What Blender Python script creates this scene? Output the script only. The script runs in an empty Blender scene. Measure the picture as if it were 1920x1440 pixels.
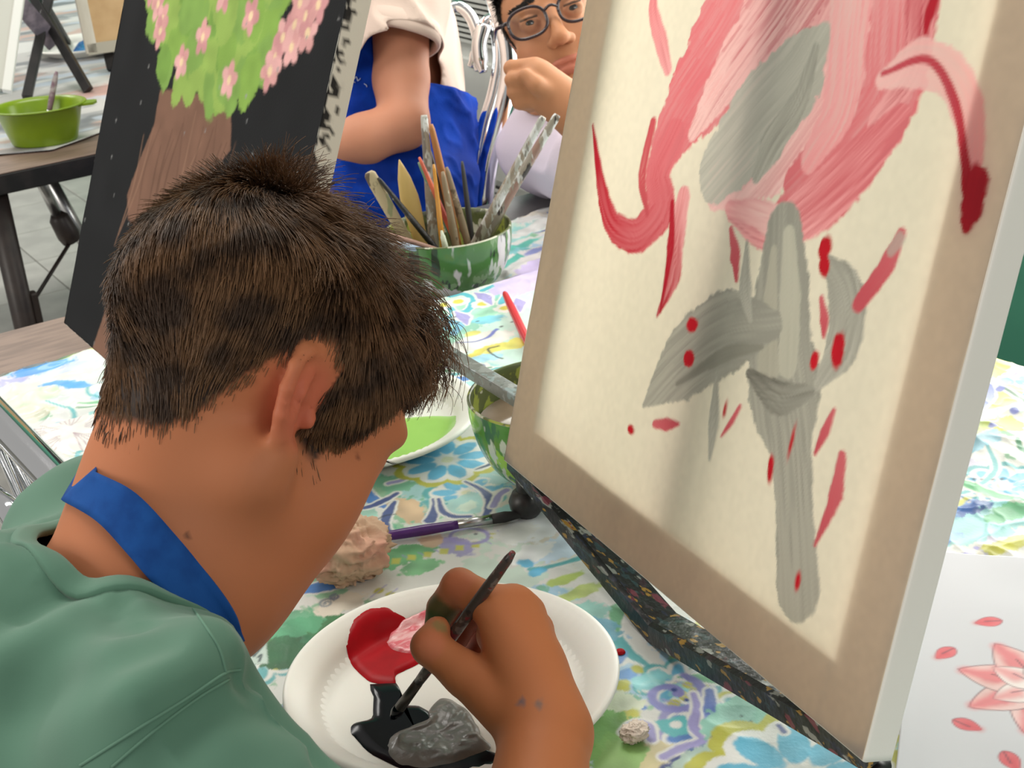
import bpy, math, random
import numpy as np
from mathutils import Matrix, Vector
from mathutils.bvhtree import BVHTree

S = bpy.context.scene
COL = S.collection
# ------------------------------------------------------------------ camera
FPX = 2800.0
CAM = np.array([0.0, 0.0, 1.32])
FW = np.array([0.46395683, 0.78713333, -0.4064052])
RT = np.array([0.84092653, -0.53559442, -0.07733812])
UP = np.array([0.27854377, 0.30587537, 0.91041399])
cd = bpy.data.cameras.new('camera')
cd.sensor_width = 36.0
cd.lens = FPX / 1920 * 36.0
cd.clip_start = 0.02
cd.dof.use_dof = True
cd.dof.focus_distance = 0.95
cd.dof.aperture_fstop = 30.0
cam = bpy.data.objects.new('camera', cd)
COL.objects.link(cam)
M = Matrix.Identity(4)
for i in range(3):
    M[i][0] = RT[i]; M[i][1] = UP[i]; M[i][2] = -FW[i]; M[i][3] = CAM[i]
cam.matrix_world = M
S.camera = cam
# ------------------------------------------------------------------ world, lamps, exposure
w = bpy.data.worlds.new('room_light')
S.world = w
w.use_nodes = True
w.node_tree.nodes['Background'].inputs[0].default_value = (1.0, 0.97, 0.92, 1)
w.node_tree.nodes['Background'].inputs[1].default_value = 0.36

def area(name, loc, target, sx, sy, power, color):
    l = bpy.data.lights.new(name, 'AREA')
    l.shape = 'RECTANGLE'; l.size = sx; l.size_y = sy; l.energy = power; l.color = color
    o = bpy.data.objects.new(name, l)
    COL.objects.link(o)
    o.location = loc
    o.rotation_euler = (Vector(target) - Vector(loc)).to_track_quat('-Z', 'Y').to_euler()
    return o

area('ceiling_lamp', (0.55, 1.9, 2.75), (0.5, 1.3, 0.74), 1.3, 0.6, 24, (1.0, 0.96, 0.88))
area('ceiling_lamp', (0.3, 4.2, 2.75), (0.3, 4.2, 0), 1.3, 0.6, 34, (1.0, 0.97, 0.92))
area('left_fill_light', (-2.6, 1.3, 1.9), (0.3, 0.8, 0.95), 1.6, 1.1, 34, (1.0, 0.95, 0.86))  # added unseen fill brightening the canvas border and the boy's hair and neck
area('ceiling_lamp', (1.1, -2.2, 2.6), (0.6, 0.6, 0.9), 1.3, 0.6, 19, (1.0, 0.96, 0.88))
area('window_daylight', (1.535, 0.85, 1.14), (0.5, 0.72, 1.0), 2.6, 0.8, 30, (1.0, 0.97, 0.92))
S.view_settings.view_transform = 'Standard'
S.view_settings.look = 'None'
S.view_settings.gamma = 1.0
S.view_settings.use_curve_mapping = False
S.view_settings.exposure = 0.38

# ------------------------------------------------------------------ placing helpers (a point of the room seen at a pixel)
def ray(u, v):
    return FW + RT * ((u - 960) / FPX) + UP * ((720 - v) / FPX)
def onz(u, v, z=0.742):
    r = ray(u, v); return CAM + r * ((z - CAM[2]) / r[2])
def K(u, v, d):
    return CAM + ray(u, v) * d
def onplane(u, v, p, n):
    r = ray(u, v); return CAM + r * (np.dot(np.array(p) - CAM, n) / np.dot(r, n))
def proj(p):
    q = np.asarray(p) - CAM
    z = q @ FW
    return 960 + FPX * (q @ RT) / z, 720 - FPX * (q @ UP) / z
def nrm(v):
    v = np.asarray(v, float); return v / np.linalg.norm(v)
def lin(c):
    c = np.asarray(c, float) / 255.0
    return np.where(c <= 0.04045, c / 12.92, ((c + 0.055) / 1.055) ** 2.4)

# ------------------------------------------------------------------ numpy value noise
_rt = np.random.RandomState(7).rand(4096).astype(np.float32)
def _h(ix, iy, iz, seed):
    return _rt[(ix * 73856093 ^ iy * 19349663 ^ iz * 83492791 ^ seed * 2654435) & 4095]
def vnoise(x, y, z=None, s=1.0, seed=0):
    x = np.asarray(x, np.float32) / s; y = np.asarray(y, np.float32) / s
    z = np.zeros_like(x) if z is None else np.asarray(z, np.float32) / s
    ix = np.floor(x).astype(np.int64); iy = np.floor(y).astype(np.int64); iz = np.floor(z).astype(np.int64)
    fx = x - ix; fy = y - iy; fz = z - iz
    fx = fx * fx * (3 - 2 * fx); fy = fy * fy * (3 - 2 * fy); fz = fz * fz * (3 - 2 * fz)
    r = 0
    for a in (0, 1):
        for b in (0, 1):
            for c in (0, 1):
                wgt = (fx if a else 1 - fx) * (fy if b else 1 - fy) * (fz if c else 1 - fz)
                r = r + wgt * _h(ix + a, iy + b, iz + c, seed)
    return r * 2 - 1
def sstep(a, b, x):
    t = np.clip((x - a) / (b - a), 0, 1); return t * t * (3 - 2 * t)

# ------------------------------------------------------------------ materials
def _nodes(name):
    m = bpy.data.materials.new(name); m.use_nodes = True
    nt = m.node_tree
    return m, nt, nt.nodes['Principled BSDF']
def _bump(nt, bs, scale, strength, dist=0.002, detail=3, stretch=None):
    tc = nt.nodes.new('ShaderNodeTexCoord')
    n = nt.nodes.new('ShaderNodeTexNoise'); n.inputs['Scale'].default_value = scale; n.inputs['Detail'].default_value = detail
    src = tc.outputs['Object']
    if stretch:
        mp = nt.nodes.new('ShaderNodeMapping'); mp.inputs['Scale'].default_value = stretch
        nt.links.new(src, mp.inputs['Vector']); src = mp.outputs['Vector']
    nt.links.new(src, n.inputs['Vector'])
    b = nt.nodes.new('ShaderNodeBump'); b.inputs['Strength'].default_value = strength; b.inputs['Distance'].default_value = dist
    nt.links.new(n.outputs['Fac'], b.inputs['Height'])
    nt.links.new(b.outputs['Normal'], bs.inputs['Normal'])
def mat(name, c, rough=0.5, metal=0.0, c2=None, nscale=30, bump=None, spec=0.5, sss=0, trans=0, coat=0, lo=0.4, hi=0.6, stretch=None):
    m, nt, bs = _nodes(name)
    a = lin(c)
    bs.inputs['Base Color'].default_value = (*a, 1)
    bs.inputs['Roughness'].default_value = rough
    bs.inputs['Metallic'].default_value = metal
    bs.inputs['Specular IOR Level'].default_value = spec
    bs.inputs['Coat Weight'].default_value = coat
    if sss:
        bs.inputs['Subsurface Weight'].default_value = sss
        bs.inputs['Subsurface Radius'].default_value = (0.012, 0.005, 0.003)
        bs.inputs['Subsurface Scale'].default_value = 0.6
    if trans:
        bs.inputs['Transmission Weight'].default_value = trans
    if c2 is not None:
        tc = nt.nodes.new('ShaderNodeTexCoord')
        n = nt.nodes.new('ShaderNodeTexNoise'); n.inputs['Scale'].default_value = nscale; n.inputs['Detail'].default_value = 4
        src = tc.outputs['Object']
        if stretch:
            mp = nt.nodes.new('ShaderNodeMapping'); mp.inputs['Scale'].default_value = stretch
            nt.links.new(src, mp.inputs['Vector']); src = mp.outputs['Vector']
        nt.links.new(src, n.inputs['Vector'])
        r = nt.nodes.new('ShaderNodeValToRGB')
        r.color_ramp.elements[0].position = lo; r.color_ramp.elements[1].position = hi
        r.color_ramp.elements[0].color = (*a, 1); r.color_ramp.elements[1].color = (*lin(c2), 1)
        nt.links.new(n.outputs['Fac'], r.inputs['Fac'])
        nt.links.new(r.outputs['Color'], bs.inputs['Base Color'])
    if bump:
        _bump(nt, bs, *bump)
    return m
def mat_col(name, rough=0.6, spec=0.4, sss=0.0, bump=None, translucent=0.0, coat=0, sheen=0):
    m, nt, bs = _nodes(name)
    a = nt.nodes.new('ShaderNodeAttribute'); a.attribute_name = 'Col'
    nt.links.new(a.outputs['Color'], bs.inputs['Base Color'])
    bs.inputs['Roughness'].default_value = rough
    bs.inputs['Specular IOR Level'].default_value = spec
    bs.inputs['Coat Weight'].default_value = coat
    bs.inputs['Sheen Weight'].default_value = sheen
    if sss:
        bs.inputs['Subsurface Weight'].default_value = sss
        bs.inputs['Subsurface Radius'].default_value = (0.012, 0.005, 0.003)
        bs.inputs['Subsurface Scale'].default_value = 0.6
    if bump:
        _bump(nt, bs, *bump)
    if translucent:
        t = nt.nodes.new('ShaderNodeBsdfTranslucent')
        mx = nt.nodes.new('ShaderNodeMixShader'); mx.inputs[0].default_value = translucent
        out = nt.nodes['Material Output']
        tint = nt.nodes.new('ShaderNodeMix'); tint.data_type = 'RGBA'; tint.blend_type = 'MULTIPLY'; tint.inputs[0].default_value = 1.0
        tint.inputs[7].default_value = (1.0, .89, .76, 1)      # light soaks through warm
        nt.links.new(a.outputs['Color'], tint.inputs[6]); nt.links.new(tint.outputs[2], t.inputs['Color'])
        nt.links.new(bs.outputs[0], mx.inputs[1]); nt.links.new(t.outputs[0], mx.inputs[2])
        nt.links.new(mx.outputs[0], out.inputs['Surface'])
    return m
def mat_splatter(name, base, cols, scale=60, rough=0.35, stretch=None, thr=0.6):
    """a base colour with blots and drips of several paints"""
    m, nt, bs = _nodes(name)
    tc = nt.nodes.new('ShaderNodeTexCoord')
    src = tc.outputs['Object']
    if stretch:
        mp = nt.nodes.new('ShaderNodeMapping'); mp.inputs['Scale'].default_value = stretch
        nt.links.new(src, mp.inputs['Vector']); src = mp.outputs['Vector']
    cur = None
    for i, c in enumerate(cols):
        n = nt.nodes.new('ShaderNodeTexNoise'); n.noise_dimensions = '4D'
        n.inputs['W'].default_value = 3.7 * i + 1; n.inputs['Scale'].default_value = scale * (1 + 0.3 * (i % 3)); n.inputs['Detail'].default_value = 3
        nt.links.new(src, n.inputs['Vector'])
        r = nt.nodes.new('ShaderNodeValToRGB')
        r.color_ramp.elements[0].position = thr; r.color_ramp.elements[1].position = thr + 0.025
        nt.links.new(n.outputs['Fac'], r.inputs['Fac'])
        mx = nt.nodes.new('ShaderNodeMix'); mx.data_type = 'RGBA'
        nt.links.new(r.outputs['Color'], mx.inputs[0])
        if cur is None: mx.inputs[6].default_value = (*lin(base), 1)
        else: nt.links.new(cur, mx.inputs[6])
        mx.inputs[7].default_value = (*lin(c), 1)
        cur = mx.outputs[2]
    nt.links.new(cur, bs.inputs['Base Color'])
    bs.inputs['Roughness'].default_value = rough
    _bump(nt, bs, scale, 0.5, 0.002)
    return m

# ------------------------------------------------------------------ mesh helpers
def tag(o, label=None, cat=None, group=None, kind=None):
    if label: o['label'] = label
    if cat: o['category'] = cat
    if group: o['group'] = group
    if kind: o['kind'] = kind
    return o
def thing(name, loc, label, cat, group=None):
    o = bpy.data.objects.new(name, None); COL.objects.link(o)
    o.location = [float(q) for q in loc]; o.empty_display_size = 0.05
    return tag(o, label, cat, group)
def adopt(o, parent):
    if parent is not None:
        o.parent = parent
        pm = parent.matrix_basis
        q = parent.parent
        o.matrix_parent_inverse = parent_world(parent).inverted()
def parent_world(p):
    m = p.matrix_basis.copy() if p.type != 'EMPTY' else Matrix.Translation(p.location)
    return m if p.parent is None else Matrix.Identity(4)
def obj(name, V, F, m, parent=None, smooth=True, col=None, auto=None):
    V = np.asarray(V, np.float32)
    me = bpy.data.meshes.new(name)
    if isinstance(F, np.ndarray):
        n, k = F.shape
        me.vertices.add(len(V)); me.vertices.foreach_set('co', V.ravel())
        me.loops.add(n * k); me.loops.foreach_set('vertex_index', F.astype(np.int32).ravel())
        me.polygons.add(n); me.polygons.foreach_set('loop_start', np.arange(0, n * k, k, dtype=np.int32))
        me.update(calc_edges=True)
    else:
        me.from_pydata([tuple(map(float, v)) for v in V], [], [tuple(map(int, f)) for f in F]); me.update()
    me.validate()
    if col is not None:
        at = me.color_attributes.new('Col', 'FLOAT_COLOR', 'POINT')
        c = np.ones((len(V), 4), np.float32); c[:, :3] = col
        at.data.foreach_set('color', c.ravel())
    if m is not None: me.materials.append(m)
    if smooth: me.polygons.foreach_set('use_smooth', np.ones(len(me.polygons), bool))
    o = bpy.data.objects.new(name, me); COL.objects.link(o)
    if auto:
        md = o.modifiers.new('bevel', 'BEVEL'); md.width = auto; md.segments = 2; md.limit_method = 'ANGLE'
    adopt(o, parent)
    return o
def join(*parts):
    V = []; F = []; n = 0
    for v, f in parts:
        V.append(np.asarray(v, float).reshape(-1, 3)); F += [tuple(int(i) + n for i in q) for q in f]; n += len(v)
    return np.concatenate(V), F
def box(c, size, ax=None):
    """a box centred on c, its axes the rows of ax"""
    ax = np.eye(3) if ax is None else np.asarray(ax, float)
    V = []
    for sx in (-.5, .5):
        for sy in (-.5, .5):
            for sz in (-.5, .5):
                V.append(np.asarray(c) + ax[0] * sx * size[0] + ax[1] * sy * size[1] + ax[2] * sz * size[2])
    F = [(0, 1, 3, 2), (4, 6, 7, 5), (0, 4, 5, 1), (2, 3, 7, 6), (0, 2, 6, 4), (1, 5, 7, 3)]
    if np.linalg.det(ax) < 0: F = [f[::-1] for f in F]
    return np.array(V), F
def spline(P, n):
    """Catmull-Rom through the points"""
    P = np.asarray(P, float)
    if len(P) < 3:
        t = np.linspace(0, 1, n)[:, None]; return P[0] * (1 - t) + P[-1] * t
    Q = np.vstack([2 * P[0] - P[1], P, 2 * P[-1] - P[-2]])
    out = []
    for t in np.linspace(0, len(P) - 1 - 1e-9, n):
        i = int(t); f = t - i
        a, b, c, d = Q[i:i + 4]
        out.append(0.5 * (2 * b + (c - a) * f + (2 * a - 5 * b + 4 * c - d) * f * f + (3 * b - a - 3 * c + d) * f ** 3))
    return np.array(out)
def tube(P, r, n=10, flat=1.0, cap=True, side=None):
    """round (or, with flat < 1, flattened) tube along the points; r one number or one per point"""
    P = np.asarray(P, float); m = len(P)
    r = np.full(m, r, float) if np.isscalar(r) else np.asarray(r, float)
    T = np.gradient(P, axis=0); T /= np.linalg.norm(T, axis=1)[:, None] + 1e-12
    u = np.cross(T[0], side) if side is not None else np.cross(T[0], (0.31, 0.2, 0.93))
    if np.linalg.norm(u) < 1e-3: u = np.cross(T[0], (1, 0, 0))
    V = []
    for i in range(m):
        u = u - T[i] * (u @ T[i]); u = u / np.linalg.norm(u)
        v = np.cross(T[i], u)
        for k in range(n):
            a = 2 * math.pi * k / n
            V.append(P[i] + r[i] * (math.cos(a) * u + flat * math.sin(a) * v))
    F = [(i * n + k, i * n + (k + 1) % n, (i + 1) * n + (k + 1) % n, (i + 1) * n + k) for i in range(m - 1) for k in range(n)]
    if cap:
        F += [tuple(range(n - 1, -1, -1)), tuple((m - 1) * n + k for k in range(n))]
    return np.array(V), F
def lathe(prof, n, c, ax=None, sx=1.0, sy=1.0, closed=False, foot=True):
    """profile (radius, height) turned about the vertical through c"""
    ax = np.eye(3) if ax is None else ax
    V = []
    for r, h in prof:
        for k in range(n):
            a = 2 * math.pi * k / n
            V.append(np.asarray(c) + ax[0] * r * sx * math.cos(a) + ax[1] * r * sy * math.sin(a) + ax[2] * h)
    m = len(prof)
    F = [(i * n + k, i * n + (k + 1) % n, (i + 1) * n + (k + 1) % n, (i + 1) * n + k) for i in range(m - 1) for k in range(n)]
    if foot and prof[0][0] > 1e-6: F.append(tuple(range(n - 1, -1, -1)))
    if prof[-1][0] > 1e-6 and closed: F.append(tuple((m - 1) * n + k for k in range(n)))
    return np.array(V), F
def sheet(P00, eu, ev, nu, nv, h=None):
    """grid of nu x nv points from P00 along eu, ev (vectors of full length)"""
    u = np.linspace(0, 1, nu); v = np.linspace(0, 1, nv)
    uu, vv = np.meshgrid(u, v)
    V = np.asarray(P00) + uu[..., None] * np.asarray(eu) + vv[..., None] * np.asarray(ev)
    if h is not None:
        V = V + h[..., None] * np.cross(nrm(eu), nrm(ev))
    i = np.arange((nu - 1) * (nv - 1)); a = (i // (nu - 1)) * nu + i % (nu - 1)
    F = np.stack([a, a + 1, a + nu + 1, a + nu], 1)
    return V.reshape(-1, 3), F
def copy_tree(o, parent=None):
    c = o.copy(); COL.objects.link(c)
    if parent is not None: c.parent = parent
    for ch in list(o.children): copy_tree(ch, c)
    return c
# ------------------------------------------------------------------ bodies: smooth union of round limbs, turned into one continuous skin
class Body:
    def __init__(s, lo, hi, h):
        s.lo = np.asarray(lo, np.float32); s.h = h
        s.n = np.ceil((np.asarray(hi) - s.lo) / h).astype(int) + 1
        s.D = np.full(s.n, 0.2, np.float32)
        s.ax = [s.lo[i] + h * np.arange(s.n[i], dtype=np.float32) for i in range(3)]
    def _sub(s, lo, hi, m):
        a = np.clip(np.floor((np.asarray(lo) - m - s.lo) / s.h).astype(int), 0, s.n)
        b = np.clip(np.ceil((np.asarray(hi) + m - s.lo) / s.h).astype(int) + 1, 0, s.n)
        if np.any(b <= a): return None, None
        sl = tuple(slice(a[i], b[i]) for i in range(3))
        g = np.meshgrid(*[s.ax[i][sl[i]] for i in range(3)], indexing='ij')
        return sl, g
    def _mix(s, sl, d, k, op):
        D = s.D[sl]
        if op == 'add':
            if k > 0:
                hh = np.clip(k - np.abs(D - d), 0, None) / k
                s.D[sl] = np.minimum(D, d) - hh * hh * k * 0.25
            else: s.D[sl] = np.minimum(D, d)
        else:
            d = -d
            hh = np.clip(k - np.abs(D - d), 0, None) / max(k, 1e-6)
            s.D[sl] = np.maximum(D, d) + hh * hh * k * 0.25
    def cone(s, a, b, ra, rb, k=0.01, op='add'):
        a = np.asarray(a, float); b = np.asarray(b, float); R = max(ra, rb)
        sl, g = s._sub(np.minimum(a, b) - R, np.maximum(a, b) + R, k + 3 * s.h + 0.004)
        if sl is None: return
        ab = b - a; L = ab @ ab + 1e-12
        p = [g[i] - np.float32(a[i]) for i in range(3)]
        t = np.clip((p[0] * ab[0] + p[1] * ab[1] + p[2] * ab[2]) / L, 0, 1).astype(np.float32)
        d = np.sqrt(sum((p[i] - t * np.float32(ab[i])) ** 2 for i in range(3))) - (np.float32(ra) + t * np.float32(rb - ra))
        s._mix(sl, d, k, op)
    def chain(s, pts, rs, k=0.006):
        for i in range(len(pts) - 1): s.cone(pts[i], pts[i + 1], rs[i], rs[i + 1], k)
    def ell(s, c, r, ax=None, k=0.01, op='add'):
        c = np.asarray(c, float); ax = np.eye(3) if ax is None else np.asarray(ax, float)
        ext = np.sqrt(((ax * np.asarray(r)[:, None]) ** 2).sum(0))
        sl, g = s._sub(c - ext, c + ext, k + 3 * s.h + 0.004)
        if sl is None: return
        p = [g[i] - np.float32(c[i]) for i in range(3)]
        q = [sum(np.float32(ax[j][i]) * p[i] for i in range(3)) for j in range(3)]
        k0 = np.sqrt(sum((q[j] / r[j]) ** 2 for j in range(3)))
        k1 = np.sqrt(sum((q[j] / (r[j] * r[j])) ** 2 for j in range(3))) + 1e-9
        s._mix(sl, (k0 * (k0 - 1) / k1).astype(np.float32), k, op)
    def mesh(s, smooth=1):
        D = s.D; h = s.h
        B = D < 0
        nx, ny, nz = s.n
        c = B[:-1, :-1, :-1].astype(np.int8)
        cnt = np.zeros((nx - 1, ny - 1, nz - 1), np.int8)
        for a in (0, 1):
            for b in (0, 1):
                for e in (0, 1):
                    cnt += B[a:nx - 1 + a, b:ny - 1 + b, e:nz - 1 + e]
        act = (cnt > 0) & (cnt < 8)
        idx = np.argwhere(act)
        vid = np.full(act.shape, -1, np.int32); vid[act] = np.arange(len(idx))
        val = np.stack([D[idx[:, 0] + a, idx[:, 1] + b, idx[:, 2] + e] for a in (0, 1) for b in (0, 1) for e in (0, 1)], 1)
        off = np.array([(a, b, e) for a in (0, 1) for b in (0, 1) for e in (0, 1)], np.float32)
        acc = np.zeros((len(idx), 3), np.float32); num = np.zeros(len(idx), np.float32)
        for i in range(8):
            for j in range(i + 1, 8):
                if np.abs(off[i] - off[j]).sum() != 1: continue
                m = (val[:, i] < 0) != (val[:, j] < 0)
                t = np.where(m, val[:, i] / np.where(m, val[:, i] - val[:, j], 1), 0)
                acc += np.where(m[:, None], off[i] + t[:, None] * (off[j] - off[i]), 0); num += m
        V = s.lo + h * (idx + acc / num[:, None])
        quads = []
        for axis in range(3):
            sh = [slice(None)] * 3; sh2 = [slice(None)] * 3
            sh[axis] = slice(0, -1); sh2[axis] = slice(1, None)
            b0 = B[tuple(sh)]; b1 = B[tuple(sh2)]
            e = np.argwhere(b0 != b1)
            o1, o2 = [(1, 2), (2, 0), (0, 1)][axis]
            ok = (e[:, o1] > 0) & (e[:, o2] > 0) & (e[:, o1] < s.n[o1] - 1) & (e[:, o2] < s.n[o2] - 1)
            e = e[ok]
            if not len(e): continue
            def vv(da, db):
                q = e.copy(); q[:, o1] -= da; q[:, o2] -= db; return vid[q[:, 0], q[:, 1], q[:, 2]]
            Q = np.stack([vv(1, 1), vv(0, 1), vv(0, 0), vv(1, 0)], 1)
            flip = ~b0[e[:, 0], e[:, 1], e[:, 2]]
            Q[flip] = Q[flip][:, ::-1]
            quads.append(Q)
        F = np.concatenate(quads)
        V = V.astype(np.float32)
        for _ in range(smooth):
            V = relax(V, F, 0.5); V = relax(V, F, -0.45)
        return V, F
def relax(V, F, f):
    acc = np.zeros_like(V); n = np.zeros(len(V), np.float32)
    k = F.shape[1]
    for i in range(k):
        a = F[:, i]; b = F[:, (i + 1) % k]
        for p, q in ((a, b), (b, a)):
            for j in range(3): acc[:, j] += np.bincount(p, V[q, j], len(V)).astype(np.float32)
            n += np.bincount(p, minlength=len(V)).astype(np.float32)
    n = np.maximum(n, 1)
    return V + f * (acc / n[:, None] - V)
def largest(V, F):
    """keep the pieces that are not crumbs and drop loose points"""
    used = np.unique(F); mp = np.full(len(V), -1); mp[used] = np.arange(len(used))
    return V[used], mp[F]
def normals(V, F):
    n = np.cross(V[F[:, 2]] - V[F[:, 0]], V[F[:, -1]] - V[F[:, 1]])
    N = np.zeros_like(V)
    for i in range(F.shape[1]):
        for j in range(3): N[:, j] += np.bincount(F[:, i], n[:, j], len(V)).astype(np.float32)
    return N / (np.linalg.norm(N, axis=1)[:, None] + 1e-9)
def loops(F):
    """ordered open borders of a mesh"""
    E = np.concatenate([np.stack([F[:, i], F[:, (i + 1) % F.shape[1]]], 1) for i in range(F.shape[1])])
    k = np.sort(E, 1); u, inv, cnt = np.unique(k[:, 0].astype(np.int64) * 10000000 + k[:, 1], return_inverse=True, return_counts=True)
    B = E[cnt[inv.ravel()] == 1]
    nxt = {}
    for a, b in B: nxt.setdefault(int(a), []).append(int(b))
    out = []
    while nxt:
        a = next(iter(nxt)); L = [a]
        while a in nxt:
            b = nxt[a].pop()
            if not nxt[a]: del nxt[a]
            if b == L[0]: break
            L.append(b); a = b
        out.append(L)
    return [l for l in out if len(l) > 12]
def neat(V, F, it=14):
    """cut hems run smoothly"""
    for l in loops(F):
        q = V[l].copy()
        for _ in range(it): q = (np.roll(q, 1, 0) + 2 * q + np.roll(q, -1, 0)) / 4
        V[l] = q
    return V
class Hit:
    """meets the surface that a room point's line of sight runs into"""
    def __init__(s, *VF):
        V, F = join(*[(v, [tuple(q) for q in f]) for v, f in VF])
        s.t = BVHTree.FromPolygons([Vector(map(float, v)) for v in V], F)
    def at(s, u, v, lift=0.001, d0=None):
        r = nrm(ray(u, v))
        h = s.t.ray_cast(Vector(CAM), Vector(r))
        if h[0] is None: return None
        return np.array(h[0]) - r * lift
    def near(s, p, lift=0.001):
        h = s.t.find_nearest(Vector([float(q) for q in p]))
        return np.array(h[0]) + np.array(h[1]) * lift
class Frame:
    def __init__(s, O, Fd, Ud, sc=1.0):
        s.O = np.asarray(O, float); s.F = nrm(Fd); U = np.asarray(Ud, float)
        s.U = nrm(U - s.F * (U @ s.F)); s.R = np.cross(s.F, s.U); s.s = sc
        s.ax = np.array([s.F, s.R, s.U])
    def __call__(s, f, r, u): return s.O + s.s * (s.F * f + s.R * r + s.U * u)
    def inv(s, P): return (np.asarray(P) - s.O) @ s.ax.T / s.s

def head(B, H, flare=0.6, k=0.012, ear=True, ear_k=1.0, lean=.22, vault=.080, skull=(-.010, .092, .074), ear_r=.0705, sides=(-1, 1)):
    s = H.s; ax = H.ax
    def E(c, r, k=k, op='add', a=ax): B.ell(H(*c), [q * s for q in r], a, k * s, op)
    def Cn(a, b, ra, rb, k=k, op='add'): B.cone(H(*a), H(*b), ra * s, rb * s, k * s, op)
    E((skull[0], 0, .028), (skull[1], skull[2], vault))
    E((.034, 0, .022), (.056, .062, .058), .02)
    E((.042, 0, -.040), (.048, .053, .062), .02)
    for q in (-1, 1):
        Cn((-.004, q * .055, -.050), (.070, q * .016, -.106), .018, .017, .018)
        E((.052, q * .036, -.040), (.030, .026, .028), .014)
        E((.076, q * .031, .016), (.016, .024, .009), .012)
    E((.036, 0, -.085), (.046, .042, .030), .018)
    E((.082, 0, -.106), (.016, .018, .015), .012)
    for q in (-1, 1):
        E((.098, q * .031, .000), (.016, .019, .0125), .010, 'sub')
        E((.0815, q * .031, .000), (.0125, .0150, .0125), .003)       # lids over the eyeball
        E((.0965, q * .031, -.0005), (.0072, .0138, .0042), .002, 'sub')
    Cn((.092, 0, .004), (.113, 0, -.034), .0085, .0095, .010)
    E((.108, 0, -.037), (.012, .013, .009), .008)
    for q in (-1, 1):
        E((.100, q * .013, -.039), (.010, .0075, .0075), .004)
        E((.106, q * .0065, -.047), (.004, .0032, .003), .002, 'sub')
    E((.094, 0, -.066), (.011, .024, .0065), .005)
    E((.092, 0, -.077), (.011, .019, .0070), .004)
    E((.104, 0, -.0708), (.006, .022, .0012), .002, 'sub')
    if not ear: return
    s = s * ear_k
    for q in sides:
        # ear plane: e1 up (leaning back), e2 backwards and outwards, e3 outward face of the ear
        e1 = nrm(ax[2] - ax[0] * lean)
        bk = nrm(-ax[0] - e1 * (-ax[0] @ e1))
        out = nrm(np.cross(e1, bk)); out = out if out @ (ax[1] * q) > 0 else -out
        e2 = bk * math.cos(flare) + out * math.sin(flare)
        e3 = out * math.cos(flare) - bk * math.sin(flare)
        O = H(-.008, q * ear_r, -.008)
        def P(a, b, c=0): return O + s * (e1 * a + e2 * b + e3 * c)
        EA = np.array([e1, e2, e3])
        B.ell(P(.002, .009, -.002), [.027 * s, .016 * s, .0040 * s], EA, .004 * s)
        B.chain([P(.000, -.004, .001), P(.012, -.006), P(.023, -.003), P(.0295, .005), P(.0290, .015), P(.021, .0225), P(.008, .0245), P(-.006, .021), P(-.017, .013), P(-.025, .005)],
                [.0028 * s, .0034 * s, .0036 * s, .0036 * s, .0038 * s, .0040 * s, .0040 * s, .0038 * s, .0042 * s, .0055 * s], .002 * s)
        B.ell(P(-.027, .003, .0005), [.0098 * s, .0085 * s, .0052 * s], EA, .003 * s)
        B.chain([P(-.014, .010, .001), P(-.004, .014, .002), P(.008, .013, .002), P(.019, .008, .001)], [.0034 * s] * 4, .003 * s)
        B.ell(P(-.004, .003, .006), [.010 * s, .0075 * s, .0085 * s], EA, .003 * s, 'sub')
        B.ell(P(-.006, -.006, .003), [.0055 * s, .0040 * s, .0040 * s], EA, .003 * s)
        B.ell(P(.010, .018, .004), [.016 * s, .0022 * s, .0035 * s], EA, .002 * s, 'sub')
    return
# ------------------------------------------------------------------ the room
m_floor = mat('floor_stone', (205, 203, 196), 0.28, c2=(188, 186, 180), nscale=9, spec=0.5)
m_grout = mat('grout', (120, 118, 112), 0.8)
m_green = mat('green_wall_paint', (72, 146, 118), 0.55, c2=(66, 138, 112), nscale=3, bump=(180, 0.08))
m_dark = mat('dark_teal', (28, 52, 56), 0.5)
m_cab = mat('grey_cabinet_enamel', (196, 199, 194), 0.38, c2=(186, 189, 184), nscale=6)
m_slot = mat('grille_dark', (40, 40, 40), 0.7)
m_wood = mat('brown_laminate', (132, 110, 98), 0.45, c2=(112, 92, 82), nscale=14, stretch=(1, 8, 1), bump=(60, 0.1))
m_black = mat('black_paint', (24, 23, 24), 0.42, c2=(38, 34, 34), nscale=40)
m_grey = mat('grey_laminate', (92, 90, 90), 0.35, c2=(80, 78, 78), nscale=20)
m_chrome = mat('chrome', (215, 217, 220), 0.07, 1.0)
m_steel = mat('brushed_steel', (190, 190, 190), 0.28, 1.0)
m_leg = mat('brown_black_leg', (52, 42, 38), 0.45, c2=(40, 32, 30), nscale=30)

fl = obj('floor', *box((-0.2, 2.4, -0.03), (3.6, 7.6, 0.05)), m_grout, smooth=False); tag(fl, kind='structure')
tv, tf = box((0, 0, -0.0035), (0.3015, 0.3015, 0.007))
t0 = None
for i in range(7):
    for j in range(10):
        if t0 is None:
            t0 = obj('floor_tile', tv, tf, m_floor, fl, smooth=False, auto=0.0012); t = t0
        else:
            t = t0.copy(); COL.objects.link(t)
        t.location = (-0.43 + 0.305 * i, 2.55 + 0.305 * j, 0.0)
wl = obj('wall_right', *box((1.60, 2.4, 1.40), (0.10, 7.6, 2.8)), m_green, smooth=False); tag(wl, kind='structure')
tr = obj('wall_strip_1', *box((1.541, 1.1, 0.36), (0.018, 1.9, 0.15)), m_dark, smooth=False, auto=0.003); tag(tr, kind='structure')  # dark teal strip low on the wall

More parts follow.
